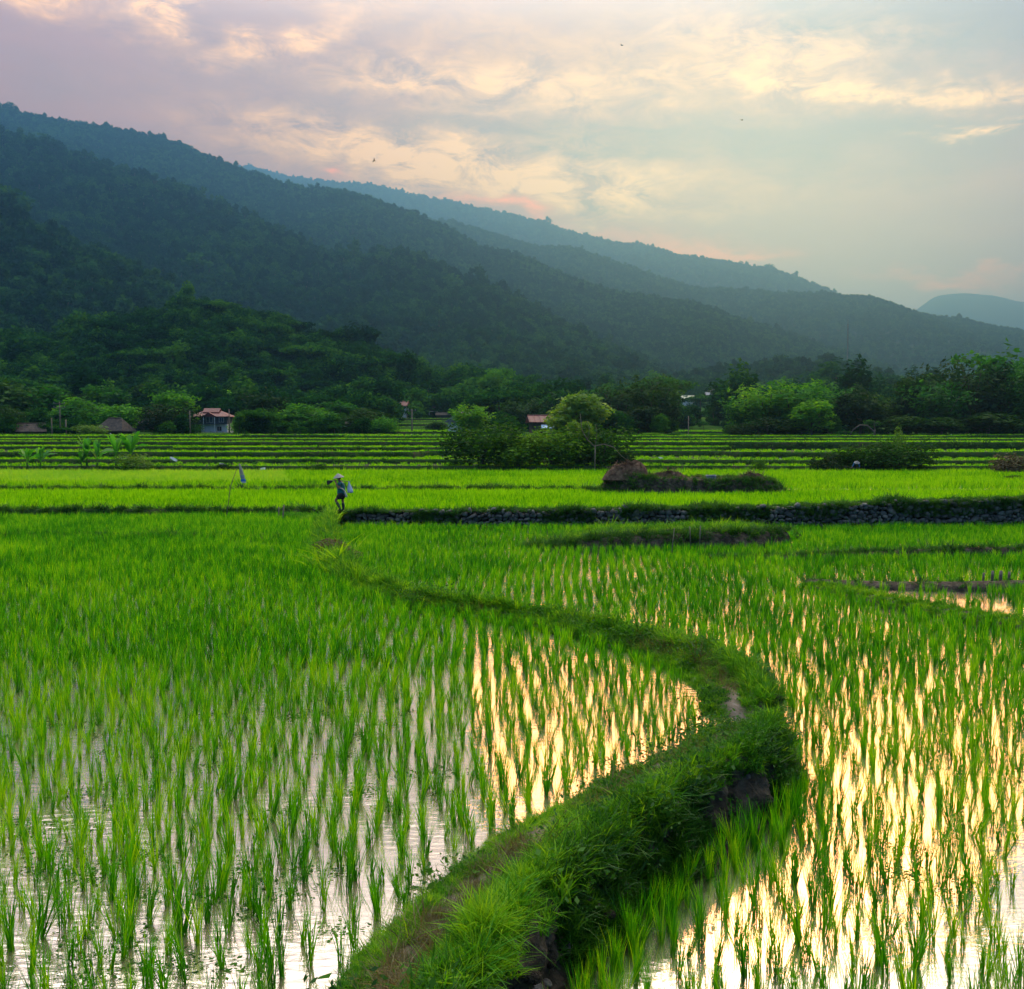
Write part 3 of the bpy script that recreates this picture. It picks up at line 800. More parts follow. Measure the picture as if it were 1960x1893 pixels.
# terraces
TD = np.array([99.0, 106.5, 117.5, 126, 140, 150, 166, 177])
TH = np.array([.95, 1.36, 1.98, 2.40, 2.98, 3.30, 3.74, 3.95])
def tline(k, x):
    x = np.asarray(x, float)
    nx = TD[k + 1] if k + 1 < len(TD) else TD[k] + 8
    mg = smooth(fbm(x / 34 + 13 * k + 3, x * 0 + k * 5.0, 200 + k, 2), .56, .61) * .9 if k else 0    # here and there a step runs out into the next one
    return TD[k] + mg * (nx - TD[k]) + 8.0 * (1 - mg) * (fbm(x / 48 + 7 * k, x * 0 + k, 90 + k, 3) - .5) + 3.0 * (fbm(x / 15, x * 0 + k, 110 + k, 2) - .5) + .9 * (fbm(x / 4, x * 0 + k, 120 + k, 2) - .5)
tx = np.linspace(-190, 190, 761)
TZL = []
for k in range(len(TD)):
    y0 = tline(k, tx)
    y1 = tline(k + 1, tx) + 1.5 if k + 1 < len(TD) else np.full_like(tx, 186)
    zl = TH[k - 1] if k else ZB
    lip = .08 * fbm(tx / 3, tx * 0, 140 + k, 3)
    rows = [(y0 - .25, np.full_like(tx, zl - .3)), (y0 - .05, np.full_like(tx, zl + .4 * (TH[k] - zl))), (y0 + .1, TH[k] + lip), (y0 + .5, TH[k] + lip), (y0 + .8, np.full_like(tx, TH[k] - .02)), (y1, np.full_like(tx, TH[k] - .02))]
    V = np.stack([np.stack([tx, a, b], 1) for a, b in rows], 0)
    ii = np.arange(V.shape[0] * V.shape[1]).reshape(V.shape[:2])
    F = np.stack([ii[:-1, :-1], ii[:-1, 1:], ii[1:, 1:], ii[1:, :-1]], -1)
    obj('terrace', mesh('terrace', V.reshape(-1, 3), F.reshape(-1, 4), M['bankface'], False), kind='structure', label='rice terrace with a dark grassy front bank')
    g = np.random.default_rng(150 + k)
    n = 1500
    x = g.uniform(-100, 100, n); f = g.random(n)
    P = np.stack([x, tline(k, x) - .25 + .4 * f, zl - .1 + (TH[k] - zl) * f], 1)
    P = P[np.abs(P[:, 0]) < .62 * P[:, 1]]
    GP.append((P, 'grass_bank_far', (.28 + .5 * fbm(P[:, 0] / 7, P[:, 0] * 0 + k, 155, 3)) * np.exp(g.normal(0, .4, len(P))), 160 + k))
# ------------------------------------------------------------------ stone wall
def wall_top(x): return np.interp(x, [-8.9, -6, 3, 13, 19, 25, 40], [.22, .26, .36, .50, .74, .92, 1.0])
def wall_y(x): return 49.45 - .25 * np.sin(x / 7.0) - .004 * np.maximum(x, 0) ** 1.1
ico = bmesh.new(); bmesh.ops.create_icosphere(ico, subdivisions=2, radius=1.0)
IV = np.array([v.co[:] for v in ico.verts]); IF = np.array([[v.index for v in f.verts] for f in ico.faces]); ico.free()
def stone_wall():
    g = np.random.default_rng(301)
    V, F, n = [], [], 0
    row = 0; z = ZR - .1
    while z < 1.1:
        h = g.uniform(.15, .22)
        x = -9.0 + g.uniform(0, .3)
        while x < 42:
            w = g.uniform(.14, .38) if g.random() < .85 else g.uniform(.35, .55)
            if z + h * .5 < wall_top(x) - .02 + .08 * g.normal() and not (x < -7.6 and z > -.15 and g.random() < .6):
                hh = h * g.uniform(.8, 1.5)
                nrm = IV + .5 * (np.stack([vnoise(IV[:, 0] * 1.3 + 9 * n, IV[:, 1] * 1.3 + IV[:, 2] * 2, 5), vnoise(IV[:, 1] * 1.3 + 7 * n, IV[:, 2] * 1.3, 6), vnoise(IV[:, 2] * 1.3 + 5 * n, IV[:, 0] * 1.3, 7)], 1) - .5)
                p = np.sign(nrm) * np.abs(nrm) ** .75               # blocky
                a = g.normal(0, .35)
                p = p * np.array([w, .36, hh]) * .5
                c, s = math.cos(a), math.sin(a)
                p = np.stack([p[:, 0] * c - p[:, 2] * s, p[:, 1], p[:, 0] * s + p[:, 2] * c], 1)
                V.append(p + [x + w / 2, wall_y(x) + g.uniform(-.07, .05), z + h / 2 + g.normal(0, .045)])
                F.append(IF + n * len(IV)); n += 1
            x += w * .96
        z += h * .93
    t = thing('stone_wall', (0, 0, 0), label='low dry stone retaining wall with grass along its top behind the right paddy', cat='wall')
    obj('stonework', mesh('stonework', np.concatenate(V), np.concatenate(F), M['stone'], True), t)
    xs = np.linspace(-9.1, 42, 220)
    rows = []
    for o_, f in ((.06, 0), (.10, .98), (.35, 1.03), (.95, .96), (1.35, None)):
        zt = np.where(np.full_like(xs, f is None), ZA - .2, 0) if f is None else (ZR - .2) + (wall_top(xs) + .2 - ZR) * f + (.10 * (fbm(xs / 1.2, xs * 0, 305, 3) - .3) if f > .9 else 0)
        rows.append(np.stack([xs, wall_y(xs) + o_, zt], 1))
    Vv = np.stack(rows, 0); ii = np.arange(Vv.shape[0] * Vv.shape[1]).reshape(Vv.shape[:2])
    obj('earth_fill', mesh('earth_fill', Vv.reshape(-1, 3), np.stack([ii[:-1, :-1], ii[:-1, 1:], ii[1:, 1:], ii[1:, :-1]], -1).reshape(-1, 4), M['soil'], True), t)
stone_wall()
g = np.random.default_rng(311)
x = g.uniform(-9.2, 36, 4200)
clump = fbm(x / 1.4, x * 0, 312, 3)
P = np.stack([x, wall_y(x) + g.uniform(-.22, 1.0, len(x)), wall_top(x) - .02], 1)
scatter('grass', P, 'grass_dark', np.exp(g.normal(-.15, .3, len(x))) * (.7 + .6 * smooth(clump, .4, .75)), seed=313, tilt=.35, kind='stuff', cat='grass', label='dark grass and weeds along the top of the stone wall')
x = g.uniform(-9.2, 36, 2600); k = fbm(x / 2.2, x * 0, 314, 3) > .49
P = np.stack([x, wall_y(x) - .16, wall_top(x) - .1 - g.random(len(x)) ** 1.5 * .75 * (fbm(x / 2.2, x * 0, 314, 3))], 1)[k]
P = np.concatenate([P, np.stack([g.uniform(-9.2, 36, 500), wall_y(g.uniform(0, 1, 500)) * 0 + 49.0, np.full(500, ZR + .02)], 1)])
scatter('weeds', P, 'grass_dark', .8 * np.exp(g.normal(-.1, .3, len(P))), seed=315, tilt=.6, kind='stuff', cat='weeds', label='creepers and weeds hanging over the stones of the wall')

# ------------------------------------------------------------------ trees, bushes
tree_cache = {}
def tree_mesh(kind, mname, var):
    key = (kind, mname, var)
    if key in tree_cache: return tree_cache[key]
    sd = hash(key[1] * 1) % 1 + 1000 * ['broad', 'tall', 'bamboo', 'bush', 'airy', 'spire', 'grassy'].index(kind) + 37 * var
    g = np.random.default_rng(sd)
    tb = MB()
    if kind == 'broad':
        lb = lobes_round(.42, .16, .97, 15, sd, .72)
        V, F = crown(lb, 3000, .036, sd, .25, .55, .10, .35)
    elif kind == 'tall':
        lb = lobes_round(.33, .14, .98, 16, sd, .8) + [(g.uniform(-.3, .3), g.uniform(-.3, .3), z, .17, .17, .07) for z in np.linspace(.3, .85, 7)]
        V, F = crown(lb, 2800, .034, sd, .25, .5, .08, .4)
    elif kind == 'airy':
        lb = [(g.uniform(-.38, .38), g.uniform(-.38, .38), g.uniform(.45, .95), .15, .15, .055) for _ in range(15)]
        V, F = crown(lb, 1500, .036, sd, .3, .5, .2)
    elif kind == 'bamboo':
        Cs, Ns = [], []
        for i in range(34):
            a = g.uniform(0, 2 * np.pi); r0 = .10 * math.sqrt(g.random()); h = g.uniform(.6, 1.0); arch = g.uniform(.10, .42)
            s = np.linspace(0, 1, 60)
            cx = r0 * math.cos(a) + math.cos(a) * arch * s ** 2.2; cy_ = r0 * math.sin(a) + math.sin(a) * arch * s ** 2.2
            cz = h * (s - .12 * (arch / .4) * s ** 3)
            if i % 3 == 0: tb.tube(np.stack([cx, cy_, cz], 1)[::10], .006, 4, cap=False)
            k = s > .22
            for q in range(2):
                sp = .075 * (1.1 - s[k])[:, None] ** .5 + .015
                Cs.append(np.stack([cx, cy_, cz], 1)[k] + g.normal(0, 1, (k.sum(), 3)) * sp * [1, 1, .6]); Ns.append(np.tile([math.cos(a) * .5, math.sin(a) * .5, .8], (k.sum(), 1)))
        V, F = leaves(np.concatenate(Cs), np.concatenate(Ns), .034, sd, .42, .6)
    elif kind == 'bush':
        lb = [(g.uniform(-.3, .3), g.uniform(-.3, .3), g.uniform(.1, .7), g.uniform(.16, .28), g.uniform(.16, .28), g.uniform(.14, .3)) for _ in range(16)] + [(0, 0, .3, .4, .4, .35)]
        V, F = crown(lb, 3600, .030, sd, .15, .5, -.02, .25)
        k = np.repeat(np.arange(len(V) // 4), 4)
    elif kind == 'spire':
        lb = [(g.normal(0, .05 * (1 - z)), g.normal(0, .05), z, .42 * (1 - z) ** .8 + .04, .42 * (1 - z) ** .8 + .04, .10) for z in np.linspace(.03, .97, 12)]
        V, F = crown(lb, 1500, .035, sd, .3, .45)
    else:
        V, F = blades(160, 1.0, .5, .022, .45, .5, 4, sd, .3)
    if kind in ('broad', 'tall', 'airy'):
        tb.tube([(0, 0, -.05), (.01, 0, .15), (.015, .01, .4), (0, .02, .72)], [.028, .022, .016, .006], 7, cap=False)
        for i in range(7):
            a = g.uniform(0, 6.28); z0 = g.uniform(.2, .5); q = g.uniform(.18, .34)
            tb.tube([(.01, 0, z0), (.5 * q * math.cos(a), .5 * q * math.sin(a), z0 + .12), (q * math.cos(a), q * math.sin(a), z0 + .28)], [.011, .008, .004], 5, cap=False)
    elif kind in ('bush', 'spire'):
        for i in range(6):
            a = g.uniform(0, 6.28); q = g.uniform(.05, .25)
            tb.tube([(0, 0, -.05), (.4 * q * math.cos(a), .4 * q * math.sin(a), .2), (q * math.cos(a), q * math.sin(a), .5)], [.012, .009, .004], 5, cap=False)
    zq = np.quantile(V[:, 2], .995); wq = np.quantile(np.abs(V[:, :2]), .985) * 2
    kz = .985 / zq; kw = (1.0 / wq if kind not in ('grassy', 'airy') else 1.0)
    V = V * [kw, kw, kz]
    tb.V = [q * [kw, kw, kz] for q in tb.V]
    cm = mesh('crown', V, F, M[mname])
    tm = mesh('trunk', np.concatenate(tb.V), tb.F, M['trunk'], True) if tb.V else None
    tree_cache[key] = (tm, cm)
    return tree_cache[key]
def gz(x, y):
    if y < 99: return ZB if y > 66 else ZA
    if y < 181:
        k = sum(y > float(tline(i, x)) for i in range(8)) - 1
        return TH[k] if k >= 0 else ZB
    z = ground_z(y) + (fbm(x / 22, y / 22, 40, 4) - .5) * min(1, (y - 182) / 50) * 1.6
    return float(z)
nv_ = [0]
def tree(name, cat, px, D, top, wpx, kind, mname, label, group=None, zb=None, var=None):
    x = (px - 980) / 1960 * D
    z0 = gz(x, D) if zb is None else zb
    zt = CAM_Z + (832 - top) / 1960 * D
    h = max(zt - z0, .4) + .12
    w = wpx / 1960 * D * 1.08
    nv_[0] += 1
    var = nv_[0] % (3 if kind in ('broad', 'bush', 'bamboo', 'tall') else 2) if var is None else var
    tm, cm = tree_mesh(kind, mname, var)
    t = thing(name, (x, D, z0 - .1), random.uniform(0, 6.28), label=label, cat=cat, group=group)
    t.scale = (w, w, h)
    if tm: obj('trunk', tm, t)
    obj('crown' if kind not in ('grassy',) else 'leaves', cm, t)
    return t
T = 'tree'; B = 'bush'
for a in [
    ('broadleaf_tree', T, 14, 232, 728, 120, 'broad', 'tree_dark', 'dark broadleaf tree cut by the left edge above the terraces'),
    ('broadleaf_tree', T, 66, 236, 738, 110, 'broad', 'tree', 'round green tree just behind the crossarm utility pole'),
    ('bush', B, 14, 190, 778, 80, 'bush', 'tree_dark', 'almost black bush at the left edge on the top terrace'),
    ('broadleaf_tree', T, 122, 240, 752, 80, 'tall', 'tree_dark', 'narrow dark tree right of the crossarm utility pole'),
    ('broadleaf_tree', T, 165, 226, 762, 95, 'broad', 'tree_light', 'bright green spreading tree left of the front thatched roof'),
    ('broadleaf_tree', T, 212, 262, 740, 80, 'tall', 'tree', 'tall tree behind the front thatched roof'),
    ('broadleaf_tree', T, 238, 203, 776, 72, 'broad', 'tree', 'low flat crowned tree right above the front thatched roof'),
    ('shrub', B, 178, 186, 813, 56, 'bush', 'tree_yellow', 'yellowish shrub at the foot of the front thatched roof'),
    ('broadleaf_tree', T, 340, 228, 749, 80, 'tall', 'tree_light', 'bright topped tree rising behind the big dark round tree'),
    ('broadleaf_tree', T, 330, 196, 772, 92, 'bush', 'tree_dark', 'big black green round tree between thatched roof and red roofed house'),
    ('bush', B, 372, 195, 812, 36, 'bush', 'tree', 'small bush left of the red roofed house'),
    ('broadleaf_tree', T, 300, 290, 735, 80, 'broad', 'tree_dark', 'dark tree behind the large thatched roof'),
    ('broadleaf_tree', T, 410, 300, 742, 90, 'broad', 'tree_light', 'pale green tree behind the red roofed house'),
    ('bush', B, 462, 212, 794, 42, 'bush', 'tree', 'rounded green bush right of the red roofed house'),
    ('broadleaf_tree', T, 512, 226, 752, 78, 'tall', 'tree_dark', 'tall dark tree two crowns right of the red roofed house'),
    ('broadleaf_tree', T, 470, 300, 748, 70, 'tall', 'tree_dark', 'dark tree standing behind the rounded green bush'),
    ('broadleaf_tree', T, 596, 222, 774, 92, 'broad', 'tree_light', 'light green broad tree above the pale tussock'),
    ('broadleaf_tree', T, 548, 245, 768, 60, 'broad', 'tree', 'mid green tree between the tall dark and the light broad tree'),
    ('broadleaf_tree', T, 648, 236, 770, 74, 'tall', 'tree', 'tall tree left of the small brown thatched roof'),
    ('broadleaf_tree', T, 700, 196, 782, 86, 'broad', 'tree_dark', 'dark round tree at the left side of the striped field gap'),
    ('broadleaf_tree', T, 738, 192, 798, 52, 'bush', 'tree', 'lower round tree touching the striped field gap'),
    ('tussock', 'grass', 600, 181, 826, 36, 'grassy', 'banana', 'pale blue green tussock of tall grass left of the dark round trees'),
    ('tussock', 'grass', 635, 181, 829, 40, 'grassy', 'banana', 'second pale tussock, right beside the first one'),
    ('broadleaf_tree', T, 832, 245, 808, 38, 'broad', 'tree_dark', 'small round tree alone in the striped field gap'),
    ('bush', B, 815, 235, 824, 26, 'bush', 'tree', 'little bush at the foot of the lone tree in the gap'),
    ('broadleaf_tree', T, 725, 300, 760, 60, 'broad', 'tree_dark', 'dark tree left of the small white house with red roof'),
    ('palm_tree', T, 706, 330, 755, 40, 'airy', 'tree_dark', 'feathery palm like tree over the dark thatched house'),
    ('broadleaf_tree', T, 800, 385, 745, 80, 'broad', 'tree', 'tree behind the roof with the white strip'),
    ('broadleaf_tree', T, 870, 400, 740, 80, 'broad', 'tree_dark', 'dark tree uphill of the bamboo beside the gable house'),
    ('bamboo', T, 897, 186, 776, 66, 'bamboo', 'tree_light', 'light green bamboo clump hiding the gable house'),
    ('broadleaf_tree', T, 965, 360, 704, 80, 'airy', 'tree_light', 'pale layered tree on the slope above the blue walled house'),
    ('broadleaf_tree', T, 1012, 370, 716, 64, 'airy', 'tree', 'second layered tree on the slope, a little lower'),
    ('broadleaf_tree', T, 960, 270, 766, 70, 'broad', 'tree', 'tree in front of the layered trees, by the blue walled house'),
    ('broadleaf_tree', T, 1003, 250, 764, 74, 'bamboo', 'tree_dark', 'dark plumed clump left of the house with red tiled roof'),
    ('broadleaf_tree', T, 1060, 262, 748, 76, 'broad', 'tree', 'tree behind the house with red tiled roof'),
    ('broadleaf_tree', T, 1105, 168, 754, 100, 'broad', 'tree_yellow', 'yellow green open crowned tree over the bush thicket'),
    ('broadleaf_tree', T, 1085, 172, 775, 70, 'broad', 'tree_yellow', 'yellow green lower tree leaning on the open crowned one'),
    ('broadleaf_tree', T, 1140, 238, 748, 66, 'tall', 'tree', 'tree between the yellow green tree and the big dark bamboo'),
    ('bamboo', T, 1190, 212, 740, 96, 'bamboo', 'tree_dark', 'dark bamboo clump left of the tallest one in the middle'),
    ('bamboo', T, 1246, 203, 724, 104, 'bamboo', 'tree_dark', 'tallest dark bamboo clump in the middle of the valley'),
    ('bamboo', T, 1276, 206, 768, 50, 'bamboo', 'tree_dark', 'dark bamboo clump at the left side of the village gap'),
    ('broadleaf_tree', T, 1222, 192, 778, 70, 'broad', 'tree_dark', 'low dark tree at the feet of the tallest bamboo'),
    ('broadleaf_tree', T, 1170, 190, 786, 60, 'broad', 'tree', 'low tree right of the yellow green trees'),
    ('broadleaf_tree', T, 1340, 380, 792, 40, 'broad', 'tree_light', 'hazy green tree in the middle of the village gap'),
    ('broadleaf_tree', T, 1378, 420, 786, 36, 'broad', 'tree', 'hazy tree in the village gap beside the bamboo on the right'),
    ('bamboo', T, 1424, 196, 762, 84, 'bamboo', 'tree', 'bamboo clump at the right side of the village gap'),
    ('bamboo', T, 1462, 192, 738, 104, 'bamboo', 'tree_light', 'light green bamboo clump, first tall one right of the gap'),
    ('bamboo', T, 1520, 190, 728, 120, 'bamboo', 'tree', 'wide bamboo clump with bright top right of the light one'),
    ('broadleaf_tree', T, 1552, 183, 766, 82, 'broad', 'tree_light', 'round bright green tree in front of the wide bamboo'),
    ('bamboo', T, 1584, 196, 742, 90, 'bamboo', 'tree', 'bamboo clump behind the two broken tall stems'),
    ('broadleaf_tree', T, 1645, 190, 752, 84, 'broad', 'tree_dark', 'dark round tree behind the bare leaning pole'),
    ('broadleaf_tree', T, 1640, 210, 738, 60, 'tall', 'tree_dark', 'dark tree top showing above the dark round tree'),
    ('bamboo', T, 1694, 200, 756, 80, 'bamboo', 'tree_dark', 'dark bamboo in the low saddle of the right tree line'),
    ('broadleaf_tree', T, 1752, 196, 714, 84, 'tall', 'tree_dark', 'pointed dark tree right of the low saddle'),
    ('bamboo', T, 1800, 190, 732, 110, 'bamboo', 'tree', 'bamboo clump between the pointed tree and the tall right ones'),
    ('bamboo', T, 1858, 196, 690, 124, 'bamboo', 'tree_dark', 'tall bamboo clump second from the right edge'),
    ('broadleaf_tree', T, 1925, 200, 672, 128, 'tall', 'tree', 'tallest tree of the right tree line near the right edge'),
    ('bamboo', T, 1975, 192, 690, 116, 'bamboo', 'tree', 'bamboo clump cut by the right edge'),
    ('broadleaf_tree', T, 1800, 184, 800, 90, 'broad', 'tree_dark', 'low black green tree under the right bamboo'),
    ('broadleaf_tree', T, 1890, 184, 790, 110, 'broad', 'tree_dark', 'low dark tree under the tallest right tree'),
    ('broadleaf_tree', T, 1722, 184, 796, 80, 'broad', 'tree_dark', 'low dark tree under the saddle bamboo'),
    ('broadleaf_tree', T, 1470, 183, 798, 90, 'broad', 'tree_dark', 'low dark tree under the light green bamboo'),
    ('bush', B, 1420, 182, 812, 60, 'bush', 'tree_dark', 'dark bush at the foot of the right bamboo by the gap'),
    ('bush', B, 1365, 181, 846, 40, 'bush', 'tree', 'small bush on the top terrace in the village gap'),
    ('bush', B, 1290, 181, 844, 34, 'bush', 'tree', 'pair of low bushes left of the thin dark pole'),
    ('bush', B, 1246, 182, 838, 40, 'bush', 'tree_light', 'light bush on the top terrace under the tallest bamboo'),
    ('bush', B, 922, 101, 808, 136, 'bush', 'bush_green', 'left end of the thicket, a large rounded bush'),
    ('bush', B, 995, 99.5, 832, 110, 'bush', 'bush_green', 'lighter bush in the dip of the thicket'),
    ('bush', B, 985, 102, 838, 70, 'airy', 'tree_yellow', 'yellow green sprays rising from the middle of the thicket'),
    ('bush', B, 1062, 101, 820, 130, 'bush', 'bush_green', 'dark bush in the middle of the thicket'),
    ('bush', B, 1108, 101, 806, 60, 'airy', 'tree_yellow', 'thin yellowish sprays beside the bare forked tree'),
    ('bush', B, 1150, 102, 814, 136, 'bush', 'bush_green', 'right end of the thicket, a broad dark bush'),
    ('bush', B, 1190, 100, 866, 50, 'bush', 'tree_dark', 'low dark bush at the right foot of the thicket'),
    ('bush', B, 1588, 98, 868, 74, 'bush', 'tree_dark', 'low left bush of the group beside the stooping farmer'),
    ('bush', B, 1648, 99, 852, 100, 'bush', 'bush_green', 'middle bush behind the stooping farmer'),
    ('bush', B, 1722, 98, 842, 112, 'bush', 'bush_green', 'large round bush under the pointed leafy spire'),
    ('vine', 'vine', 1720, 98.5, 816, 44, 'spire', 'tree_yellow', 'pointed spire of vines climbing above the right bushes'),
    ('bush', B, 1945, 93, 868, 84, 'bush', 'bush_brown', 'dry brownish bush cut by the right edge'),
    ('shrub', B, 1937, 80, 913, 40, 'bush', 'tree_dark', 'small dark shrub in front of the dry brownish bush'),
    ('bush', B, 262, 97.5, 868, 66, 'bush', 'tree_yellow', 'dense olive bush beside the tallest banana plants'),
    ('bush', B, 429, 97.5, 886, 34, 'bush', 'tree_dark', 'small black green bush under the white rag on the terrace edge'),
    ('bush', B, 612, 97.5, 887, 30, 'bush', 'bush_green', 'small round bush at the edge above the walking farmer'),
    ('bush', B, 1455, 97.5, 880, 30, 'bush', 'bush_green', 'small bush on the lowest terrace behind the earth mound'),
    ('bush', B, 1790, 176, 850, 40, 'bush', 'tree_dark', 'round bush on the bare bank right of the vine spire'),
    ('tussock', 'grass', 1840, 176, 846, 60, 'grassy', 'grass', 'broad grassy hump on the right terraces'),
    ('shrub', B, 642, 33, 1032, 74, 'bush', 'bush_brown', 'scruffy brown green shrub where the bund meets the far paddy'),
    ('shrub', B, 600, 46.5, 988, 60, 'bush', 'grass', 'leafy shrub at the left end of the stone wall'),
    ('shrub', B, 565, 47.5, 992, 50, 'bush', 'grass', 'low weedy shrub beside the two short posts'),
]:
    zz = {642: -.05, 600: 0, 565: 0}.get(a[2])
    tree(*a, zb=zz)
# undergrowth and small wood on the valley floor, out of the two open gaps
g = np.random.default_rng(401)
n = 2600
D = 186 + 250 * g.random(n) ** 1.2
u = g.uniform(-.58, .58, n)
px_ = 980 + 1960 * u
gap1 = (px_ > 745) & (px_ < 885) & (D < 345)
gap2 = (px_ > 1284) & (px_ < 1396) & ((D < 250) | ((D < 440) & (g.random(n) < .4)))
hs = (np.abs(px_ - 410) < 48) & (D < 262) | (np.abs(px_ - 275) < 34) & (D < 250) | (np.abs(px_ - 220) < 40) & (D < 205) | (np.abs(px_ - 1035) < 34) & (D < 230) | (np.abs(px_ - 1000) < 70) & (D < 215) & False
k = ~(gap1 | gap2 | hs)
D, u = D[k], u[k]
Xg = u * D
P = np.stack([Xg, D, ground_z(D) - .3], 1)
pk_ = 980 + 1960 * u
s = np.where(D > 260, 6.5, 2.6) * np.exp(g.normal(0, .3, len(D))) * np.where((pk_ > 1284) & (pk_ < 1396), .42, 1.0)
scatter('undergrowth', P, 'forest_tree_near', np.stack([s * 1.25, s * 1.25, s], 1), seed=402, tilt=.08, kind='stuff', cat='undergrowth', label='dark undergrowth and small trees among the village gardens')
n = 2600
D = 440 + 520 * g.random(n); u = g.uniform(.05, .5, n)
px_ = 980 + 1960 * u
k = ~((px_ > 1270) & (px_ < 1425) & (D > 430) & (D < 690) & (g.random(n) < .88))
D, u = D[k], u[k]; n = len(D)
P = np.stack([u * D, D, ground_z(D) - .3], 1)
s = 6.5 * np.exp(g.normal(0, .35, n))
scatter('undergrowth', P, 'forest_tree_near', np.stack([s * 1.3, s * 1.3, s], 1), seed=403, tilt=.08, kind='stuff', cat='undergrowth', label='hazy garden trees around the far village')
# the two field gaps
def gap_fields(u0, u1, Ds, label, seed):
    g = np.random.default_rng(seed)
    PP = []
    for k, (a, b) in enumerate(zip(Ds[:-1], Ds[1:])):
        za, zb_ = float(ground_z(a)) + .55, float(ground_z(b)) + .5
        xs = np.linspace(u0 * a, u1 * a, 24)
        ya = a + 2 * (fbm(xs / 8, xs * 0 + k, seed + k, 3) - .5)
        V = np.concatenate([np.stack([xs, ya, 0 * xs + za - 1.6], 1), np.stack([xs, ya + .2, 0 * xs + za], 1), np.stack([xs, 0 * xs + b + 1.2, 0 * xs + za + .03], 1)])
        i = np.arange(72).reshape(3, 24)
        obj('terrace', mesh('terrace', V, np.stack([i[:-1, :-1], i[:-1, 1:], i[1:, 1:], i[1:, :-1]], -1).reshape(-1, 4), M['bankface']), kind='structure', label=label)
        n = int((u1 - u0) * a * (b - a) * .55)
        PP.append(np.stack([g.uniform(u0 * a, u1 * a, n), a + .6 + (b - a) * g.random(n) ** 2, np.full(n, za)], 1))
    return np.concatenate(PP)
PG = np.concatenate([gap_fields(-.125, -.042, [190, 203, 217, 232, 248, 265, 283, 302, 322, 345], 'small dull terrace in the field gap left of the bamboo', 421), gap_fields(.165, .215, [192, 208, 226, 246], 'small terrace in the village gap', 431)])
scatter('rice', PG, 'rice_clump_terrace', .55, seed=432, tilt=.2, kind='stuff', cat='rice', label='dull green rice on the small terraces of the field gaps')

# ------------------------------------------------------------------ banana plants
def banana_mesh(seed, n=9):
    g = np.random.default_rng(seed)
    st = MB(); st.tube([(0, 0, -.05), (.01, 0, .18), (.0, .01, .36)], [.035, .028, .016], 8)
    out = []
    for i in range(n):
        a = g.uniform(0, 6.28); up = g.uniform(.0, 1.0) if i > 3 else g.uniform(.75, 1.0)
        L = g.uniform(.5, .66); w = g.uniform(.06, .085)
        d = np.array([math.cos(a), math.sin(a)])
        sseg = np.linspace(0, 1, 12)
        lean = .12 + .5 * (1 - up); bend = .1 + .75 * (1 - up)
        px = (lean * sseg + bend * sseg ** 2.4) * L * .8
        pz = .32 + L * (sseg * (.98 - .25 * (1 - up)) - .55 * bend * sseg ** 2.6)
        wd = w * np.where(sseg < .25, .06, np.sin(np.pi * np.clip((sseg - .22) / .8, 0, 1)) ** .55) + .003
        sd = np.array([-d[1], d[0]]); tw = g.normal(0, .5); sdv = np.array([sd[0] * math.cos(tw), sd[1] * math.cos(tw), math.sin(tw)])
        mid = np.stack([d[0] * px, d[1] * px, pz], 1)
        jag = 1 - .35 * (g.random(12) < .35)
        fold = np.array([0, 0, .25])
        V = np.concatenate([mid - sdv * (wd * jag)[:, None] + fold * wd[:, None], mid, mid + sdv * (wd * jag[::-1])[:, None] + fold * wd[:, None]])
        F = []
        for r in range(2):
            for q in range(11): F.append([r * 12 + q, r * 12 + q + 1, (r + 1) * 12 + q + 1, (r + 1) * 12 + q])
        out.append(mesh('leaf', V, F, M['banana'], True))
    stm = mesh('stem', np.concatenate(st.V), st.F, M['weed'], True)
    return stm, out
bans = [banana_mesh(451), banana_mesh(452, 10), banana_mesh(453, 8)]
def banana(px, D, top, label, group, v, zb=None):
    x = (px - 980) / 1960 * D; z0 = gz(x, D) if zb is None else zb
    h = (CAM_Z + (832 - top) / 1960 * D - z0) / .72
    t = thing('banana_plant', (x, D, z0 - .05), random.uniform(0, 6.28), label=label, cat='banana plant', group=group)
    t.scale = (h,) * 3
    obj('stem', bans[v][0], t)
    for m in bans[v][1]: obj('leaf', m, t)
gl, gr = 'banana plants before the left terraces', 'banana plants under the right trees'
for i, (px, D, top, lab) in enumerate([(52, 98.2, 864, 'leftmost banana plant before the terraces, with one upright leaf'), (78, 98.4, 862, 'banana plant right beside the leftmost one'), (156, 98.2, 868, 'low drooping banana plant between the outer clumps'), (166, 98.6, 846, 'banana plant with two tall upright leaves in the middle'), (186, 98.3, 852, 'smaller banana plant right of the two tall upright leaves'), (222, 98.4, 842, 'banana plant at the left of the olive bush'), (250, 98.8, 838, 'tallest banana plant, rising behind the olive bush')]):
    banana(px, D, top, lab, gl, i % 3)
for i, (px, top, lab) in enumerate([(1384, 843, 'first banana plant right of the village gap'), (1402, 848, 'low banana plant second from the village gap'), (1424, 850, 'banana plant under the light green bamboo'), (1520, 838, 'banana plant under the round bright tree'), (1566, 836, 'large banana plant left of the first broken stem'), (1584, 846, 'banana plant at the foot of the first broken stem'), (1610, 848, 'small banana plant between the two broken stems'), (1643, 838, 'banana plant right of the second broken stem'), (1658, 846, 'banana plant left of the vine spire'), (1486, 850, 'small banana plant below the wide bamboo')]):
    banana(px, 181.5, top, lab, gr, i % 3)
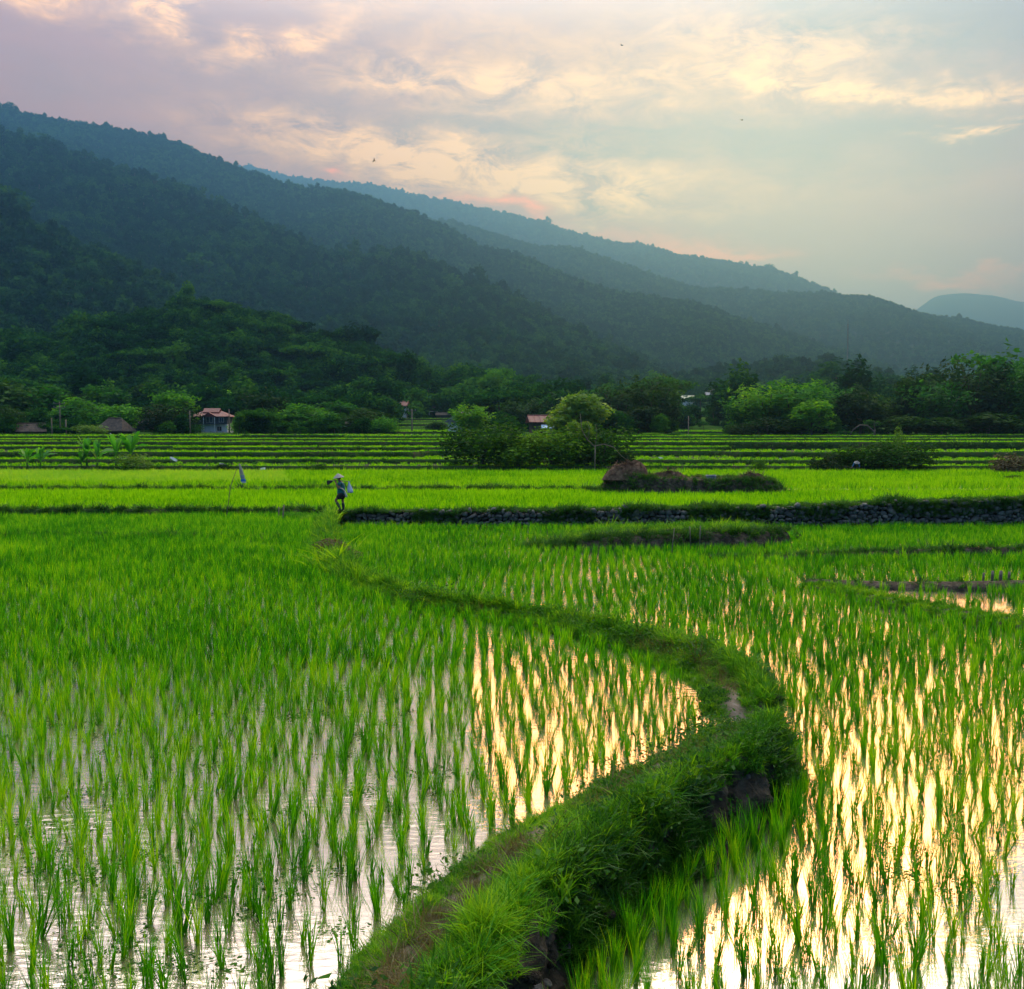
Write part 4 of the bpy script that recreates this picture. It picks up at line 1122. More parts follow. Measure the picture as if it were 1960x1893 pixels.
# ------------------------------------------------------------------ earth mound with straw heaps
def mound():
    nu, nvv = 120, 40
    a = np.linspace(0, 2 * np.pi, nu, endpoint=False)
    r = np.linspace(0, 1.0, nvv)
    A, RR = np.meshgrid(a, r, indexing='ij')
    ca, sa = np.cos(A), np.sin(A)
    rx = 6.35 * (1 + .05 * np.sin(3 * A + 1)); ry = 2.2
    X = 11.2 + np.sign(ca) * np.abs(ca) ** .72 * rx * RR
    Y = 64.3 + sa * ry * RR
    top = np.interp(X, [4.5, 6, 8, 11, 14, 16.5, 18], [1.5, 1.55, 1.2, 1.0, 1.0, .95, .5])
    Z = ZA + top * (1 - smooth(RR, .76, 1.0)) + (fbm(X * 1.1, Y * 1.1, 501, 4) - .5) * .25 * (1 - RR ** 4) - .1 * RR
    ii = np.arange(nu * nvv).reshape(nu, nvv); jj = np.roll(ii, -1, 0)
    obj('mound', mesh('mound', np.stack([X, Y, Z], -1), np.stack([ii[:, :-1], ii[:, 1:], jj[:, 1:], jj[:, :-1]], -1).reshape(-1, 4), M['soil'], True), kind='structure', label='low flat earth mound standing in the bright paddy')
    g = np.random.default_rng(502)
    n = 1700
    q = g.uniform(0, 2 * np.pi, n); rr = np.where(g.random(n) < .6, g.uniform(.72, 1, n), np.sqrt(g.random(n)))
    ia = (q / (2 * np.pi) * nu).astype(int) % nu; ir = np.clip((rr * (nvv - 1)).astype(int), 0, nvv - 1)
    P = np.stack([X[ia, ir], Y[ia, ir], Z[ia, ir]], 1)
    k = (rr > .7) | (g.random(n) < .25)
    scatter('grass', P[k], 'grass_dark', 1.0 * np.exp(g.normal(-.15, .3, k.sum())), seed=503, tilt=.4, kind='stuff', cat='grass', label='dark grass over the sides of the earth mound')
    k2 = (rr < .75) & (g.random(n) < .4)
    scatter('grass', P[k2], 'grass_dry', 1.1, seed=504, tilt=.5, kind='stuff', cat='grass', label='dry grass over the flat top of the earth mound')
mound()
stw = []
for i in range(5):
    V, F = blades(40, .42, .5, .016, 1.6, .8, 3, 510 + i, .16)
    stw.append(mesh('straw_%d' % i, V, F, M['straw']))
def straw_heap(x, y, z, rx, ry, h, seed, label):
    g = np.random.default_rng(seed)
    a = np.linspace(0, 2 * np.pi, 48, endpoint=False); r = np.linspace(0, 1, 12)
    A, RR = np.meshgrid(a, r, indexing='ij')
    X, Y = np.cos(A) * RR * rx, np.sin(A) * RR * ry
    Z = h * (1 - RR ** 3) * (.35 + 1.2 * fbm(X * 1.5 + seed, Y * 1.5, seed, 4)) - .25 * RR ** 4
    V = np.stack([X, Y, Z], -1).reshape(-1, 3)
    ii = np.arange(48 * 12).reshape(48, 12); jj = np.roll(ii, -1, 0)
    F = np.stack([ii[:, :-1], ii[:, 1:], jj[:, 1:], jj[:, :-1]], -1).reshape(-1, 4)
    VV, FF, n = [V], [F], len(V)
    for q in range(900):
        k = g.integers(0, len(V)); L = g.uniform(.2, .55); w = .012
        d = g.normal(0, 1, 3); d[2] *= .45; d /= np.linalg.norm(d); s = np.cross(d, [0, 0, 1]); s = s / (np.linalg.norm(s) + 1e-6) * w
        p = V[k] + [0, 0, .02]
        b = p + d * L + [0, 0, -.1 * L]
        VV.append(np.array([p - s, p + s, b + s, b - s])); FF.append(np.arange(4)[None] + n); n += 4
    o = obj('straw_heap', mesh('straw_heap', np.concatenate(VV), np.concatenate(FF), M['straw'], False), loc=(x, y, z), label=label, cat='straw heap')
straw_heap(7.15, 63.9, 1.45, 1.55, 1.0, .84, 521, 'tallest brown straw heap at the left end of the earth mound')
straw_heap(9.8, 64.3, 1.16, 1.75, .7, .5, 522, 'long low straw heap in the middle of the earth mound')
straw_heap(14.9, 63.9, 1.02, 1.1, .65, .65, 523, 'small flat straw heap at the right end of the earth mound')
M['sack'] = solid('grey_sack', [(.12, .14, .22), (.28, .30, .38)], 6, .7, .02)
M['plastic'] = solid('plastic_sheet', [(.55, .58, .62), (.75, .76, .78)], 5, .4, .01, None, .5)
def sack():
    nu, nvv = 24, 9
    a = np.linspace(0, 2 * np.pi, nu, endpoint=False)
    pr = [(.02, .0), (.30, .0), (.36, .10), (.35, .28), (.37, .40), (.34, .46), (.28, .40), (.24, .34), (.02, .30)]
    V = []
    for i, (r, z) in enumerate(pr):
        k = 1 + .12 * np.sin(3 * a + i) + .06 * np.sin(7 * a)
        V.append(np.stack([r * k * np.cos(a), r * .8 * k * np.sin(a), z + .03 * np.sin(4 * a + i) * (i > 2)], 1))
    V = np.concatenate(V); F = [[i * nu + j, i * nu + (j + 1) % nu, (i + 1) * nu + (j + 1) % nu, (i + 1) * nu + j] for i in range(8) for j in range(nu)]
    t = thing('sack', (12.35, 63.5, 1.20), label='open blue grey sack on top of the earth mound', cat='sack')
    obj('body', mesh('body', V, F, M['sack'], True), t)
    mb = MB(); mb.tube([(.36 * math.cos(w), .29 * math.sin(w), .46 + .02 * math.sin(3 * w)) for w in np.linspace(0, 6.28, 25)], .03, 6, cap=False)
    mb.build('rim', M['sack'], t, True)
    t.scale = (.85, .85, .62)
sack()

# ------------------------------------------------------------------ houses
M['thatch'] = solid('old_thatch', [(.03, .026, .022), (.06, .052, .044), (.10, .085, .07)], 2.2, .95, .05, 12, .1)
M['red_roof'] = solid('red_sheet_roof', [(.075, .018, .02), (.14, .03, .032)], .8, .6, .01, 3, .3)
M['blue_roof'] = solid('blue_sheet_roof', [(.02, .13, .42), (.04, .2, .55)], .8, .5, .01, 3, .3)
M['white_wall'] = solid('whitewash', [(.45, .46, .47), (.62, .62, .62)], .9, .85, .01)
M['grey_wall'] = solid('dark_grey_wall', [(.05, .055, .065), (.10, .11, .125)], .9, .85, .01)
M['plank'] = solid('dark_planks', [(.045, .034, .026), (.10, .08, .06)], 2, .9, .01)
M['blue_wall'] = solid('pale_blue_wall', [(.26, .40, .55), (.38, .52, .66)], .9, .8, .01)
M['pale_roof'] = solid('pale_yellow_roof', [(.42, .45, .30), (.58, .60, .42)], .9, .6, .01)
M['grey_roof'] = solid('grey_sheet_roof', [(.16, .17, .19), (.28, .29, .31)], .9, .6, .01)
M['glass'] = solid('dark_window_glass', [(.015, .02, .025), (.03, .035, .04)], 2, .1, 0, None, .5)
M['concrete'] = solid('concrete', [(.22, .22, .21), (.36, .35, .33)], 1.5, .9, .01)
def roof_mesh(w, d, h, style, over, th=.12):
    """ridge along x; gable or hip, with thickness"""
    x, y = w / 2 + over, d / 2 + over
    rx = x if style == 'gable' else x - min(y, x * .55)
    T = np.array([[-x, -y, 0], [x, -y, 0], [x, y, 0], [-x, y, 0], [-rx, 0, h], [rx, 0, h]])
    Bm = T - [0, 0, th]
    F = [[0, 1, 5, 4], [2, 3, 4, 5], [1, 2, 5], [3, 0, 4]] + [[q + 6 for q in f[::-1]] for f in ([0, 1, 5, 4], [2, 3, 4, 5], [1, 2, 5], [3, 0, 4])]
    F += [[0, 6, 7, 1], [1, 7, 8, 2], [2, 8, 9, 3], [3, 9, 6, 0]]
    return np.concatenate([T, Bm]), F
def house(name, px, D, base_py, w, d, hw, hr, style, wallm, roofm, label, rz=0.0, over=.6, wins=(), posts=False, ribs=True, cat='house'):
    x = (px - 980) / 1960 * D; z = CAM_Z + (832 - base_py) / 1960 * D
    t = thing(name, (x, D, z), rz, label=label, cat=cat)
    mb = MB()
    zf = hw * .42 if posts else -1.2
    mb.box((0, 0, (hw + zf) / 2), (w, d, hw - zf))
    if style == 'gable':
        mb.add([[-w / 2, -d / 2, hw], [-w / 2, d / 2, hw], [-w / 2, 0, hw + hr * .88], [w / 2, -d / 2, hw], [w / 2, d / 2, hw], [w / 2, 0, hw + hr * .88]], [[0, 1, 2], [5, 4, 3], [0, 2, 5, 3], [1, 4, 5, 2]])
    mb.build('wall', M[wallm], t)
    V, F = roof_mesh(w, d, hr, style, over)
    rb = MB(); rb.add(V + [0, 0, hw - .02], F)
    rb.tube([(-(w / 2 + over) if style == 'gable' else -(w / 2 + over) * .45, 0, hw + hr), ((w / 2 + over) if style == 'gable' else (w / 2 + over) * .45, 0, hw + hr)], .10, 6)
    if ribs and style == 'gable':
        for q in np.linspace(-w / 2 - over + .15, w / 2 + over - .15, int(w * 1.6)):
            rb.tube([(q, -d / 2 - over, hw + .03), (q, -.05, hw + hr + .02)], .035, 4, cap=False)
    rb.build('roof', M[roofm], t)
    if posts:
        for q in np.linspace(-w / 2 + .2, w / 2 - .2, 4):
            for y in (-d / 2 + .2, d / 2 - .2):
                p = MB(); p.tube([(q, y, -1.0), (q, y, hw * .5)], .10, 6); p.build('post', M['wood'], t)
    for (cx, cz, ww, hh) in wins:
        f = MB()
        y0 = -d / 2 - .03
        for a, b, c, e in ((cx, cz + hh / 2, ww + .16, .09), (cx, cz - hh / 2, ww + .2, .09)): f.box((a, y0, b), (c, .1, e))
        for sgn in (-1, 1): f.box((cx + sgn * ww / 2, y0, cz), (.09, .096, hh - .09))
        f.box((cx, y0, cz), (.05, .08, hh - .09))
        fr = f.build('window', M['wood'], t)
        p = MB(); p.box((cx, -d / 2 - .008, cz), (ww - .02, .03, hh - .02)); p.build('pane', M['glass'], fr)
    return t
def red_house():
    D = 236; x = (409 - 980) / 1960 * D; z = CAM_Z + (832 - 829) / 1960 * D
    t = thing('house', (x, D, z), R(4), label='two storey house with stepped red roof and white lower walls', cat='house')
    t.scale = (1.12, 1.12, 1.1)
    mb = MB(); mb.box((0, 0, .2), (7.0, 6, 3.2)); mb.build('wall', M['white_wall'], t, label='whitewashed lower storey')
    mb = MB(); mb.box((0, .1, 2.65), (6.9, 5.8, 1.7)); mb.build('wall', M['grey_wall'], t, label='dark grey upper storey')
    V, F = roof_mesh(6.9, 5.8, 1.15, 'hip', .75)
    rb = MB(); rb.add(V + [0, 0, 3.45], F); rf = rb.build('roof', M['red_roof'], t, label='wide lower red roof')
    V, F = roof_mesh(2.6, 2.6, .85, 'gable', .35)
    rb = MB(); rb.add(V + [-.1, .2, 4.35], F)
    rb.box((-.1, .2, 4.2), (2.3, 2.2, .4)); rb.build('roof', M['red_roof'], t, label='small raised red top roof')
    g = MB(); g.add([[-1.5, -3.75, 3.40], [1.5, -3.75, 3.40], [0, -3.75, 4.25], [-1.5, -2.2, 3.40], [1.5, -2.2, 3.40], [0, -2.2, 4.25]], [[0, 1, 2], [3, 5, 4], [0, 2, 5, 3], [1, 4, 5, 2], [0, 3, 4, 1]])
    g.build('porch_gable', M['red_roof'], t)
    b = MB(); b.box((.4, -3.3, 1.85), (5.4, .7, .12))
    for q in np.linspace(-2.2, 3.0, 14): b.box((q, -3.6, 2.2), (.06, .06, .6))
    b.box((.4, -3.6, 2.53), (5.4, .08, .08)); b.build('balcony', M['grey_wall'], t)
    for q in (-1.1, 1.1): p = MB(); p.tube([(q, -3.55, .0), (q, -3.55, 3.4)], .09, 8); p.build('post', M['white_wall'], t)
    for cx, cz, ww, hh, y0 in ((-.1, 2.75, 1.3, 1.1, -2.86), (2.3, 2.75, .9, .9, -2.86), (-2.4, 2.75, .9, .9, -2.86), (1.9, .9, 1.0, .9, -3.04)):
        f = MB()
        for sgn in (-1, 1): f.box((cx + sgn * ww / 2, y0, cz), (.1, .1, hh)); f.box((cx, y0, cz + sgn * (hh / 2 + .05)), (ww + .1, .104, .1))
        f.box((cx, y0, cz), (.06, .08, hh)); fr = f.build('window', M['white_wall'], t)
        p = MB(); p.box((cx, y0 + .045, cz), (ww - .1, .03, hh)); p.build('pane', M['glass'], fr)
    dr = MB(); dr.box((-2.2, -3.02, .75), (.95, .08, 1.7)); dr.build('door', M['red_roof'], t, label='reddish door')
    gate = MB(); gate.box((1.0, -5.2, -.4), (8.6, .2, 1.1))
    for q in np.linspace(-3.1, 5.1, 7): gate.box((q, -5.2, .25), (.28, .26, .3))
    tag(gate.build('garden_wall', M['concrete']), 'low grey concrete wall before the stepped red roofed house', 'wall').location = t.location
red_house()
house('house', 275, 238, 828, 6.2, 5, 2.2, 2.9, 'hip', 'plank', 'thatch', 'stilt house with large brown thatched roof left of the black round tree', R(2), .8, (), True)
house('house', 222, 190, 835, 4.6, 4.2, 1.0, 2.4, 'hip', 'plank', 'thatch', 'hut with round shouldered thatched roof behind the yellowish shrub', R(-8), .6)
house('house', 60, 190, 836, 4.0, 4, 1.0, 1.5, 'gable', 'plank', 'thatch', 'low hut with sagging dark roof at the far left', R(28), .6, ribs=False)
house('house', 166, 268, 800, 4.5, 4, 1.8, 1.4, 'gable', 'plank', 'grey_roof', 'roof half hidden by trees above the bright spreading tree', 0, .5, ((0, 1.0, .8, .7),))
house('house', 762, 335, 797, 6.4, 5, 3.4, 1.5, 'gable', 'white_wall', 'red_roof', 'white house with plain red roof above the striped fields', R(-6), .5, ((-1.6, 1.9, .9, 1.0), (1.2, 1.9, .9, 1.0)))
house('house', 729, 326, 801, 6.4, 5, 2.6, 2.1, 'hip', 'plank', 'thatch', 'dark thatched stilt house beside the small white house', R(4), .7, (), True)
house('house', 832, 345, 799, 4.2, 4, 1.8, 1.9, 'hip', 'plank', 'thatch', 'house with peaked dark roof over a white awning', 0, .5)
aw = MB(); aw.box((0, 0, 0), (3.6, 1.2, .1)); 
for q in (-1.7, 1.7): aw.tube([(q, -.5, -1.8), (q, -.5, 0)], .05, 6)
tag(aw.build('awning', M['plastic']), 'white sheet awning in front of the peaked dark roof', 'awning').location = ((832 - 980) / 1960 * 341.5, 341.5, CAM_Z + (832 - 787.5) / 1960 * 341.5)
house('shed', 851, 338, 801, 5.0, 3, 1.1, .9, 'gable', 'plank', 'thatch', 'long low shed with pale brown roof right of the white awning', 0, .4, ribs=False, cat='shed')
house('house', 888, 204, 838, 4.4, 5, 3.2, 1.9, 'gable', 'white_wall', 'grey_roof', 'gable house with white front mostly hidden by light green bamboo', R(72), .5, ((0, 1.8, .8, .9),))
house('house', 948, 236, 826, 4.8, 4, 2.4, 1.3, 'gable', 'blue_wall', 'thatch', 'small house with pale blue walls right of the bamboo', R(-14), .4, ((-1.0, 1.3, .7, .8), (1.0, 1.3, .7, .8)))
house('house', 1036, 196, 834, 4.0, 5, 2.6, 1.3, 'gable', 'plank', 'red_roof', 'house with red tiled roof beside the yellow green tree', R(6), .7, ((.9, 1.5, .8, .8),))
house('lean_to', 1052, 192, 836, 2.6, 2.0, 1.7, .45, 'gable', 'plank', 'blue_wall', 'lean to with blue grey sheet roof at the red tiled house', R(4), .3, cat='shed')
house('house', 690, 208, 834, 4.4, 4, 2.4, 1.4, 'gable', 'plank', 'thatch', 'brown thatched house half hidden by the dark round trees', 0, .5, ribs=False)
house('house', 1290, 640, 756, 11, 8, 3.0, 3.0, 'gable', 'white_wall', 'blue_roof', 'far house with bright blue roof on the village slope', R(-4), .7, ((-3, 1.6, 1.2, 1.2), (3, 1.6, 1.2, 1.2)))
house('house', 1312, 560, 774, 8, 6, 2.6, 2.2, 'gable', 'white_wall', 'pale_roof', 'far house with pale yellow roof below the blue roofed one', R(10), .6, ((-2, 1.4, 1, 1), (2, 1.4, 1, 1)))
house('house', 1358, 600, 764, 5, 5, 2.2, 1.8, 'gable', 'plank', 'grey_roof', 'tiny far hut with whitish roof in the village gap', 0, .6, ((0, 1.1, 1, .8),))
house('house', 1406, 660, 757, 9, 7, 2.6, 2.8, 'hip', 'plank', 'thatch', 'far brown roofed house above the right bamboo', 0, .8, (), True)
house('house', 1362, 680, 758, 7, 6, 2.2, 2.2, 'hip', 'plank', 'thatch', 'far dull roof left of the far brown roofed house', 0, .6)
house('shed', 1322, 330, 817, 5, 3, 1.8, .5, 'gable', 'plank', 'red_roof', 'reddish brown shed at the left of the grey pole in the gap', 0, .3, cat='shed')
rp = MB(); rp.add([[-3.4, 0, -1.5], [0, 0, -1.5], [0, 0, 1.6], [-3.4, 0, -.3], [-3.4, .5, -1.5], [0, .5, -1.5], [0, .5, 1.6], [-3.4, .5, -.3]], [[0, 1, 2, 3], [7, 6, 5, 4], [3, 2, 6, 7], [1, 5, 6, 2], [0, 3, 7, 4]]); rp.box((.5, .25, .2), (.9, .5, 3.4))
tag(rp.build('ramp_wall', M['concrete']), 'grey sloping concrete wall beside the grey pole', 'wall').location = ((1354 - 980) / 1960 * 305, 305, CAM_Z + (832 - 822) / 1960 * 305)

# ------------------------------------------------------------------ poles, stakes
def pole(name, px, D, top, base, rad, label, arm=0, m='wood', lean=0.0, ins=True):
    x = (px - 980) / 1960 * D; z0 = CAM_Z + (832 - base) / 1960 * D; z1 = CAM_Z + (832 - top) / 1960 * D
    h = z1 - z0
    t = thing(name, (x, D, z0), label=label, cat='utility pole' if name == 'utility_pole' else 'pole')
    mb = MB(); mb.tube([(0, 0, -.6), (lean * .4, 0, h * .5), (lean, 0, h)], [rad * 1.2, rad, rad * .75], 8); mb.build('shaft', M[m], t, True)
    if arm:
        for i, zz in enumerate((h - .35, h - 1.1)[:1 if arm < 2 else 2]):
            a = MB(); a.box((lean, -rad - .05, zz), (arm if arm >= 2 else 1.6, .1, .12)); ca = a.build('crossarm', M[m], t)
            for q in (-.45, 0, .45):
                b = MB(); b.tube([(lean + q * (arm if arm >= 2 else 1.6), -rad - .05, zz + .05), (lean + q * (arm if arm >= 2 else 1.6), -rad - .05, zz + .28)], .05, 6); b.build('insulator', M['concrete'], ca)
    return t
pole('utility_pole', 117, 192, 769, 836, .13, 'tall dark utility pole with crossarms before the left trees', 2.2)
pole('utility_pole', 128, 190, 803, 838, .16, 'short stout pole just right of the crossarm pole', 0)
pole('wooden_pole', 101, 188, 800, 838, .12, 'plain wooden pole left of the crossarm pole', 0)
pole('utility_pole', 365, 192, 786, 838, .12, 'pole between the black round tree and the red roofed house', 0)
pole('utility_pole', 440, 205, 783, 836, .12, 'pole at the right edge of the red roofed house', 0)
pole('utility_pole', 789, 200, 783, 840, .15, 'dark utility pole standing in the striped field gap', 1)
pole('utility_pole', 1317, 183, 796, 862, .10, 'thin dark pole at the left of the village gap', 0)
pole('utility_pole', 1357, 300, 803, 830, .16, 'grey concrete pole with T shaped crossarm in the village gap', 2.4, 'concrete')
pole('bare_pole', 1425 + 243, 181, 822, 866, .10, 'bare leaning pole right of the pointed spire of vines'.replace('right', 'left'), 0, 'wood', .5)
# two broken, vine hung stems and a fallen arched branch under the right trees
def broken_stem(px, D, top, label, v):
    x = (px - 980) / 1960 * D; z = gz(x, D); h = CAM_Z + (832 - top) / 1960 * D - z
    g = np.random.default_rng(600 + v)
    t = thing('broken_tree', (x, D, z), label=label, cat='tree')
    mb = MB(); mb.tube([(0, 0, -.2), (.1, 0, h * .4), (-.05, 0, h * .8), (.1, 0, h)], [.16, .13, .11, .05], 7)
    V, F = [], []
    n = 0; Cs = []
    for i in range(9):
        s = -1 if g.random() < .6 else 1
        zz = h * g.uniform(.45, .98); L = g.uniform(.7, 1.9)
        p = [(0, 0, zz), (s * L * .5, g.normal(0, .2), zz + .25), (s * L, g.normal(0, .3), zz - .15)]
        mb.tube(p, [.05, .035, .015], 5, cap=False)
        for q in range(60):
            f = g.random() ** .7
            Cs.append(np.array(p[0]) * (1 - f) + np.array(p[2]) * f + [0, 0, .25 * math.sin(3 * f)] + g.normal(0, .13, 3))
    mb.build('trunk', M['trunk'], t, True)
    V, F = leaves(np.array(Cs), np.tile([0, 0, 1.0], (len(Cs), 1)), .13, 610 + v, .6, .8)
    obj('foliage', mesh('foliage', V, F, M['tree_light']), t)
broken_stem(1618, 182, 827, 'first broken tree with sparse leafy tufts before the right trees', 1)
broken_stem(1672, 182, 806, 'taller broken tree with drooping leafy tufts before the right trees', 2)
mb = MB(); mb.tube([(-2.2, 0, -.3), (-1.5, 0, .9), (-.3, .1, 1.7), (1.0, 0, 1.6), (2.2, 0, .5), (2.6, 0, -.5)], [.10, .11, .12, .12, .13, .15], 7)
tag(mb.build('fallen_branch', M['trunk'], None, True), 'arched dead branch under the two broken trees', 'branch').location = ((1648 - 980) / 1960 * 181, 181, 4.0)
# bare forked tree in front of the thicket
def bare_tree():
    D = 96.5; x = (1112 - 980) / 1960 * D
    t = thing('bare_tree', (x + .9, D, ZB), label='bare pale forked tree in front of the thicket', cat='tree')
    mb = MB()
    mb.tube([(.4, 0, -.2), (.42, 0, 1.2), (.45, .05, 2.6)], [.07, .06, .05], 7)
    mb.build('trunk', M['wood'], t, True)
    for p, r in (([(.45, .05, 2.4), (-.3, 0, 3.1), (-.8, .1, 4.0), (-1.0, .1, 5.6)], .05), ([(.45, .05, 2.5), (1.2, 0, 2.7), (2.2, 0, 2.4), (2.9, 0, 1.6), (3.7, 0, 1.0)], .045), ([(-.3, 0, 3.1), (-.1, .1, 4.2), (-.35, .1, 5.0)], .03), ([(.45, .05, 2.6), (.6, 0, 3.8), (.45, 0, 4.6)], .03)):
        b = MB(); b.tube(p, np.linspace(r, r * .35, len(p)), 6); b.build('branch', M['wood'], t, True)
bare_tree()
def stake(px, top, base, z, label, group, rad=.035, name='wooden_stake', lean=.03):
    p = atz(px, base, z); h = (base - top) / 1960 * p[1]
    mb = MB(); mb.tube([(0, 0, -.25), (lean * .5, 0, h * .5), (lean, .01, h)], [rad, rad * .95, rad * .8], 7)
    o = mb.build(name, M['wood'], None, True, label=label, cat='stake', group=group); o.location = p
gs_ = 'stakes in the dark bund at the right'
stake(1881, 1096, 1112, ZR + .2, 'shortest stake, leftmost of the four on the dark bund', gs_, .035)
stake(1898, 1092, 1113, ZR + .2, 'tall stake second from left on the dark bund', gs_, .045)
stake(1914, 1092, 1113, ZR + .2, 'thick stake third from left on the dark bund', gs_, .055)
stake(1930, 1094, 1113, ZR + .2, 'rightmost of the four stakes on the dark bund', gs_, .045)
gs2 = 'thin sticks by the low earth bank'
stake(1284, 1010, 1070, ZR, 'tall thin stick in the rice before the low earth bank', gs2, .018, 'stick', .12)
stake(1322, 1007, 1042, ZR + .3, 'left stick of the pair on the low earth bank', gs2, .02, 'stick', -.04)
stake(1339, 1006, 1042, ZR + .3, 'right stick of the pair on the low earth bank', gs2, .024, 'stick', .03)
stake(1382, 1030, 1052, ZR, 'short stick at the foot of the low earth bank', gs2, .02, 'stick', .0)
stake(1396, 1029, 1051, ZR, 'second short stick at the foot of the low earth bank', gs2, .02, 'stick', .02)
stake(533, 970, 997, 0, 'thin short post left of the wall end', 'posts by the end of the stone wall', .03)
stake(541, 966, 1000, 0, 'thicker post beside the thin one at the wall end', 'posts by the end of the stone wall', .04, lean=.06)

# ------------------------------------------------------------------ bird scarer and rags
M['rag'] = solid('white_rag', [(.62, .62, .60), (.8, .8, .78)], 6, .8)
M['bag_cream'] = solid('bag_cream', [(.30, .27, .20), (.45, .40, .30)], 5, .6)
M['bag_blue'] = solid('bag_blue', [(.03, .12, .45), (.06, .20, .6)], 5, .6)
M['bag_grey'] = solid('bag_grey', [(.16, .20, .26), (.30, .34, .40)], 5, .6)
def scarer():
    a = atz(432, 986, ZA); D = a[1]
    t = thing('bird_scarer', a, label='long leaning pole with a hanging plastic feed sack left of the farmer', cat='bird scarer')
    s = D / 1960
    P = [(0, 0, -.3), (10 * s, 0, 55 * s), (20 * s, 0, 82 * s), (26 * s, 0, 98 * s), (29 * s, 0, 100 * s)]
    mb = MB(); mb.tube(P, [.020, .017, .014, .011, .008], 7); mb.build('pole', M['wood'], t, True)
    def cloth(name, z0, z1, w0, w1, m, lab, off=0, hollow=True):
        nu, nvv = 18, 7
        V = []
        for j in range(nvv):
            f = j / (nvv - 1); w = w0 + (w1 - w0) * f ** .6; z = z0 + (z1 - z0) * f
            aa = np.linspace(0, 2 * np.pi, nu, endpoint=False)
            k = 1 + .14 * np.sin(5 * aa + j * .7)
            V.append(np.stack([29 * s + 7 * s * ((94 - z / s) / 40) * 1.2 + off + w * np.cos(aa) * k, w * .45 * np.sin(aa) * k, np.full(nu, z)], 1))
        F = [[j * nu + i, j * nu + (i + 1) % nu, (j + 1) * nu + (i + 1) % nu, (j + 1) * nu + i] for j in range(nvv - 1) for i in range(nu)]
        obj(name, mesh(name, np.concatenate(V), F, M[m], True), t, label=lab)
    cloth('bag', 99 * s, 78 * s, .02, .095, 'bag_cream', 'cream upper half of the sack')
    cloth('bag', 77.5 * s, 70 * s, .094, .094, 'bag_grey', 'grey middle band of the sack')
    cloth('bag', 69.6 * s, 64.5 * s, .096, .115, 'bag_blue', 'blue lower band of the sack')
    cloth('bag', 64.2 * s, 62 * s, .11, .09, 'rag', 'white hem of the sack')
scarer()
def rag(px, py, D, L, ang, label, m='rag', group='white rags and plastic strips over the fields'):
    x = (px - 980) / 1960 * D; zt = CAM_Z + (832 - py) / 1960 * D; z0 = gz(x, D)
    t = thing('rag', (x, D, z0), label=label, cat='rag', group=group)
    h = max(zt - z0, .15)
    mb = MB(); mb.tube([(0, 0, -.15), (.03, 0, h * .6), (0, 0, h + .05)], [.015, .012, .010], 6); mb.build('stick', M['wood'], t, True)
    c, s = math.cos(R(ang)), math.sin(R(ang))
    V = []; n = 8
    for side in (0, 1):
        for i in range(n):
            f = i / (n - 1); w = .10 + .05 * math.sin(3 * f)
            for e in (-1, 1):
                V.append([f * L * c - e * w * s * .8, .05 * math.sin(6 * f) + e * .04 + side * .012, h + f * L * s + e * w * c * .8])
    F = []
    for i in range(n - 1):
        F.append([2 * i, 2 * i + 1, 2 * i + 3, 2 * i + 2]); o = 2 * n
        F.append([o + 2 * i + 2, o + 2 * i + 3, o + 2 * i + 1, o + 2 * i])
    F += [[0, 2 * n, 2 * n + 1, 1], [2 * n - 2, 2 * n - 1, 4 * n - 1, 4 * n - 2]]
    obj('cloth', mesh('cloth', V, F, M[m], True), t)
for a in [(326, 875, 98.5, .75, -28, 'long white strip hanging over the terrace bank right of the olive bush'), (420, 887, 98.0, .6, -18, 'white strip above the small black green bush'), (147, 892, 98.4, .45, -60, 'greyish rag between the left banana plants', 'plastic'),
          (142, 832, 181, .8, -60, 'white scrap on the top terrace behind the crossarm pole'), (212, 829, 181, .7, -60, 'white scrap near the yellowish shrub'), (560, 838, 166, .5, -70, 'white scrap on the terraces below the pale tussock'),
          (498, 898, 97.6, .5, 10, 'crumpled white plastic at the field edge right of the sack pole', 'plastic'), (911, 875, 104, .5, -20, 'pinkish white strip by the left end of the thicket'), (1260, 882, 112, .6, -15, 'white strip on the terrace behind the straw heaps'),
          (833, 836, 186, .6, -75, 'white scrap in the field gap below the lone tree'), (858, 837, 186, .6, -80, 'second white scrap in the field gap, nearer the bamboo'), (788, 839, 186, .6, -80, 'white scrap at the foot of the gap pole'),
          (1464, 846, 178, .7, -70, 'white scrap under the light green bamboo on the right'), (1548, 843, 178, .7, -70, 'white scrap under the round bright green tree'), (1606, 841, 178, .8, -60, 'white scrap left of the first broken tree'), (1626, 843, 178, .7, -65, 'white scrap between the two broken trees'),
          (1692, 842, 178, .8, -60, 'white scrap left of the vine spire'), (1730 + 89, 838, 178, .8, -60, 'white scrap high before the dark right trees'), (1493, 896, 110, .5, -80, 'white scrap on the low terrace right of the mound')]:
    rag(*a)

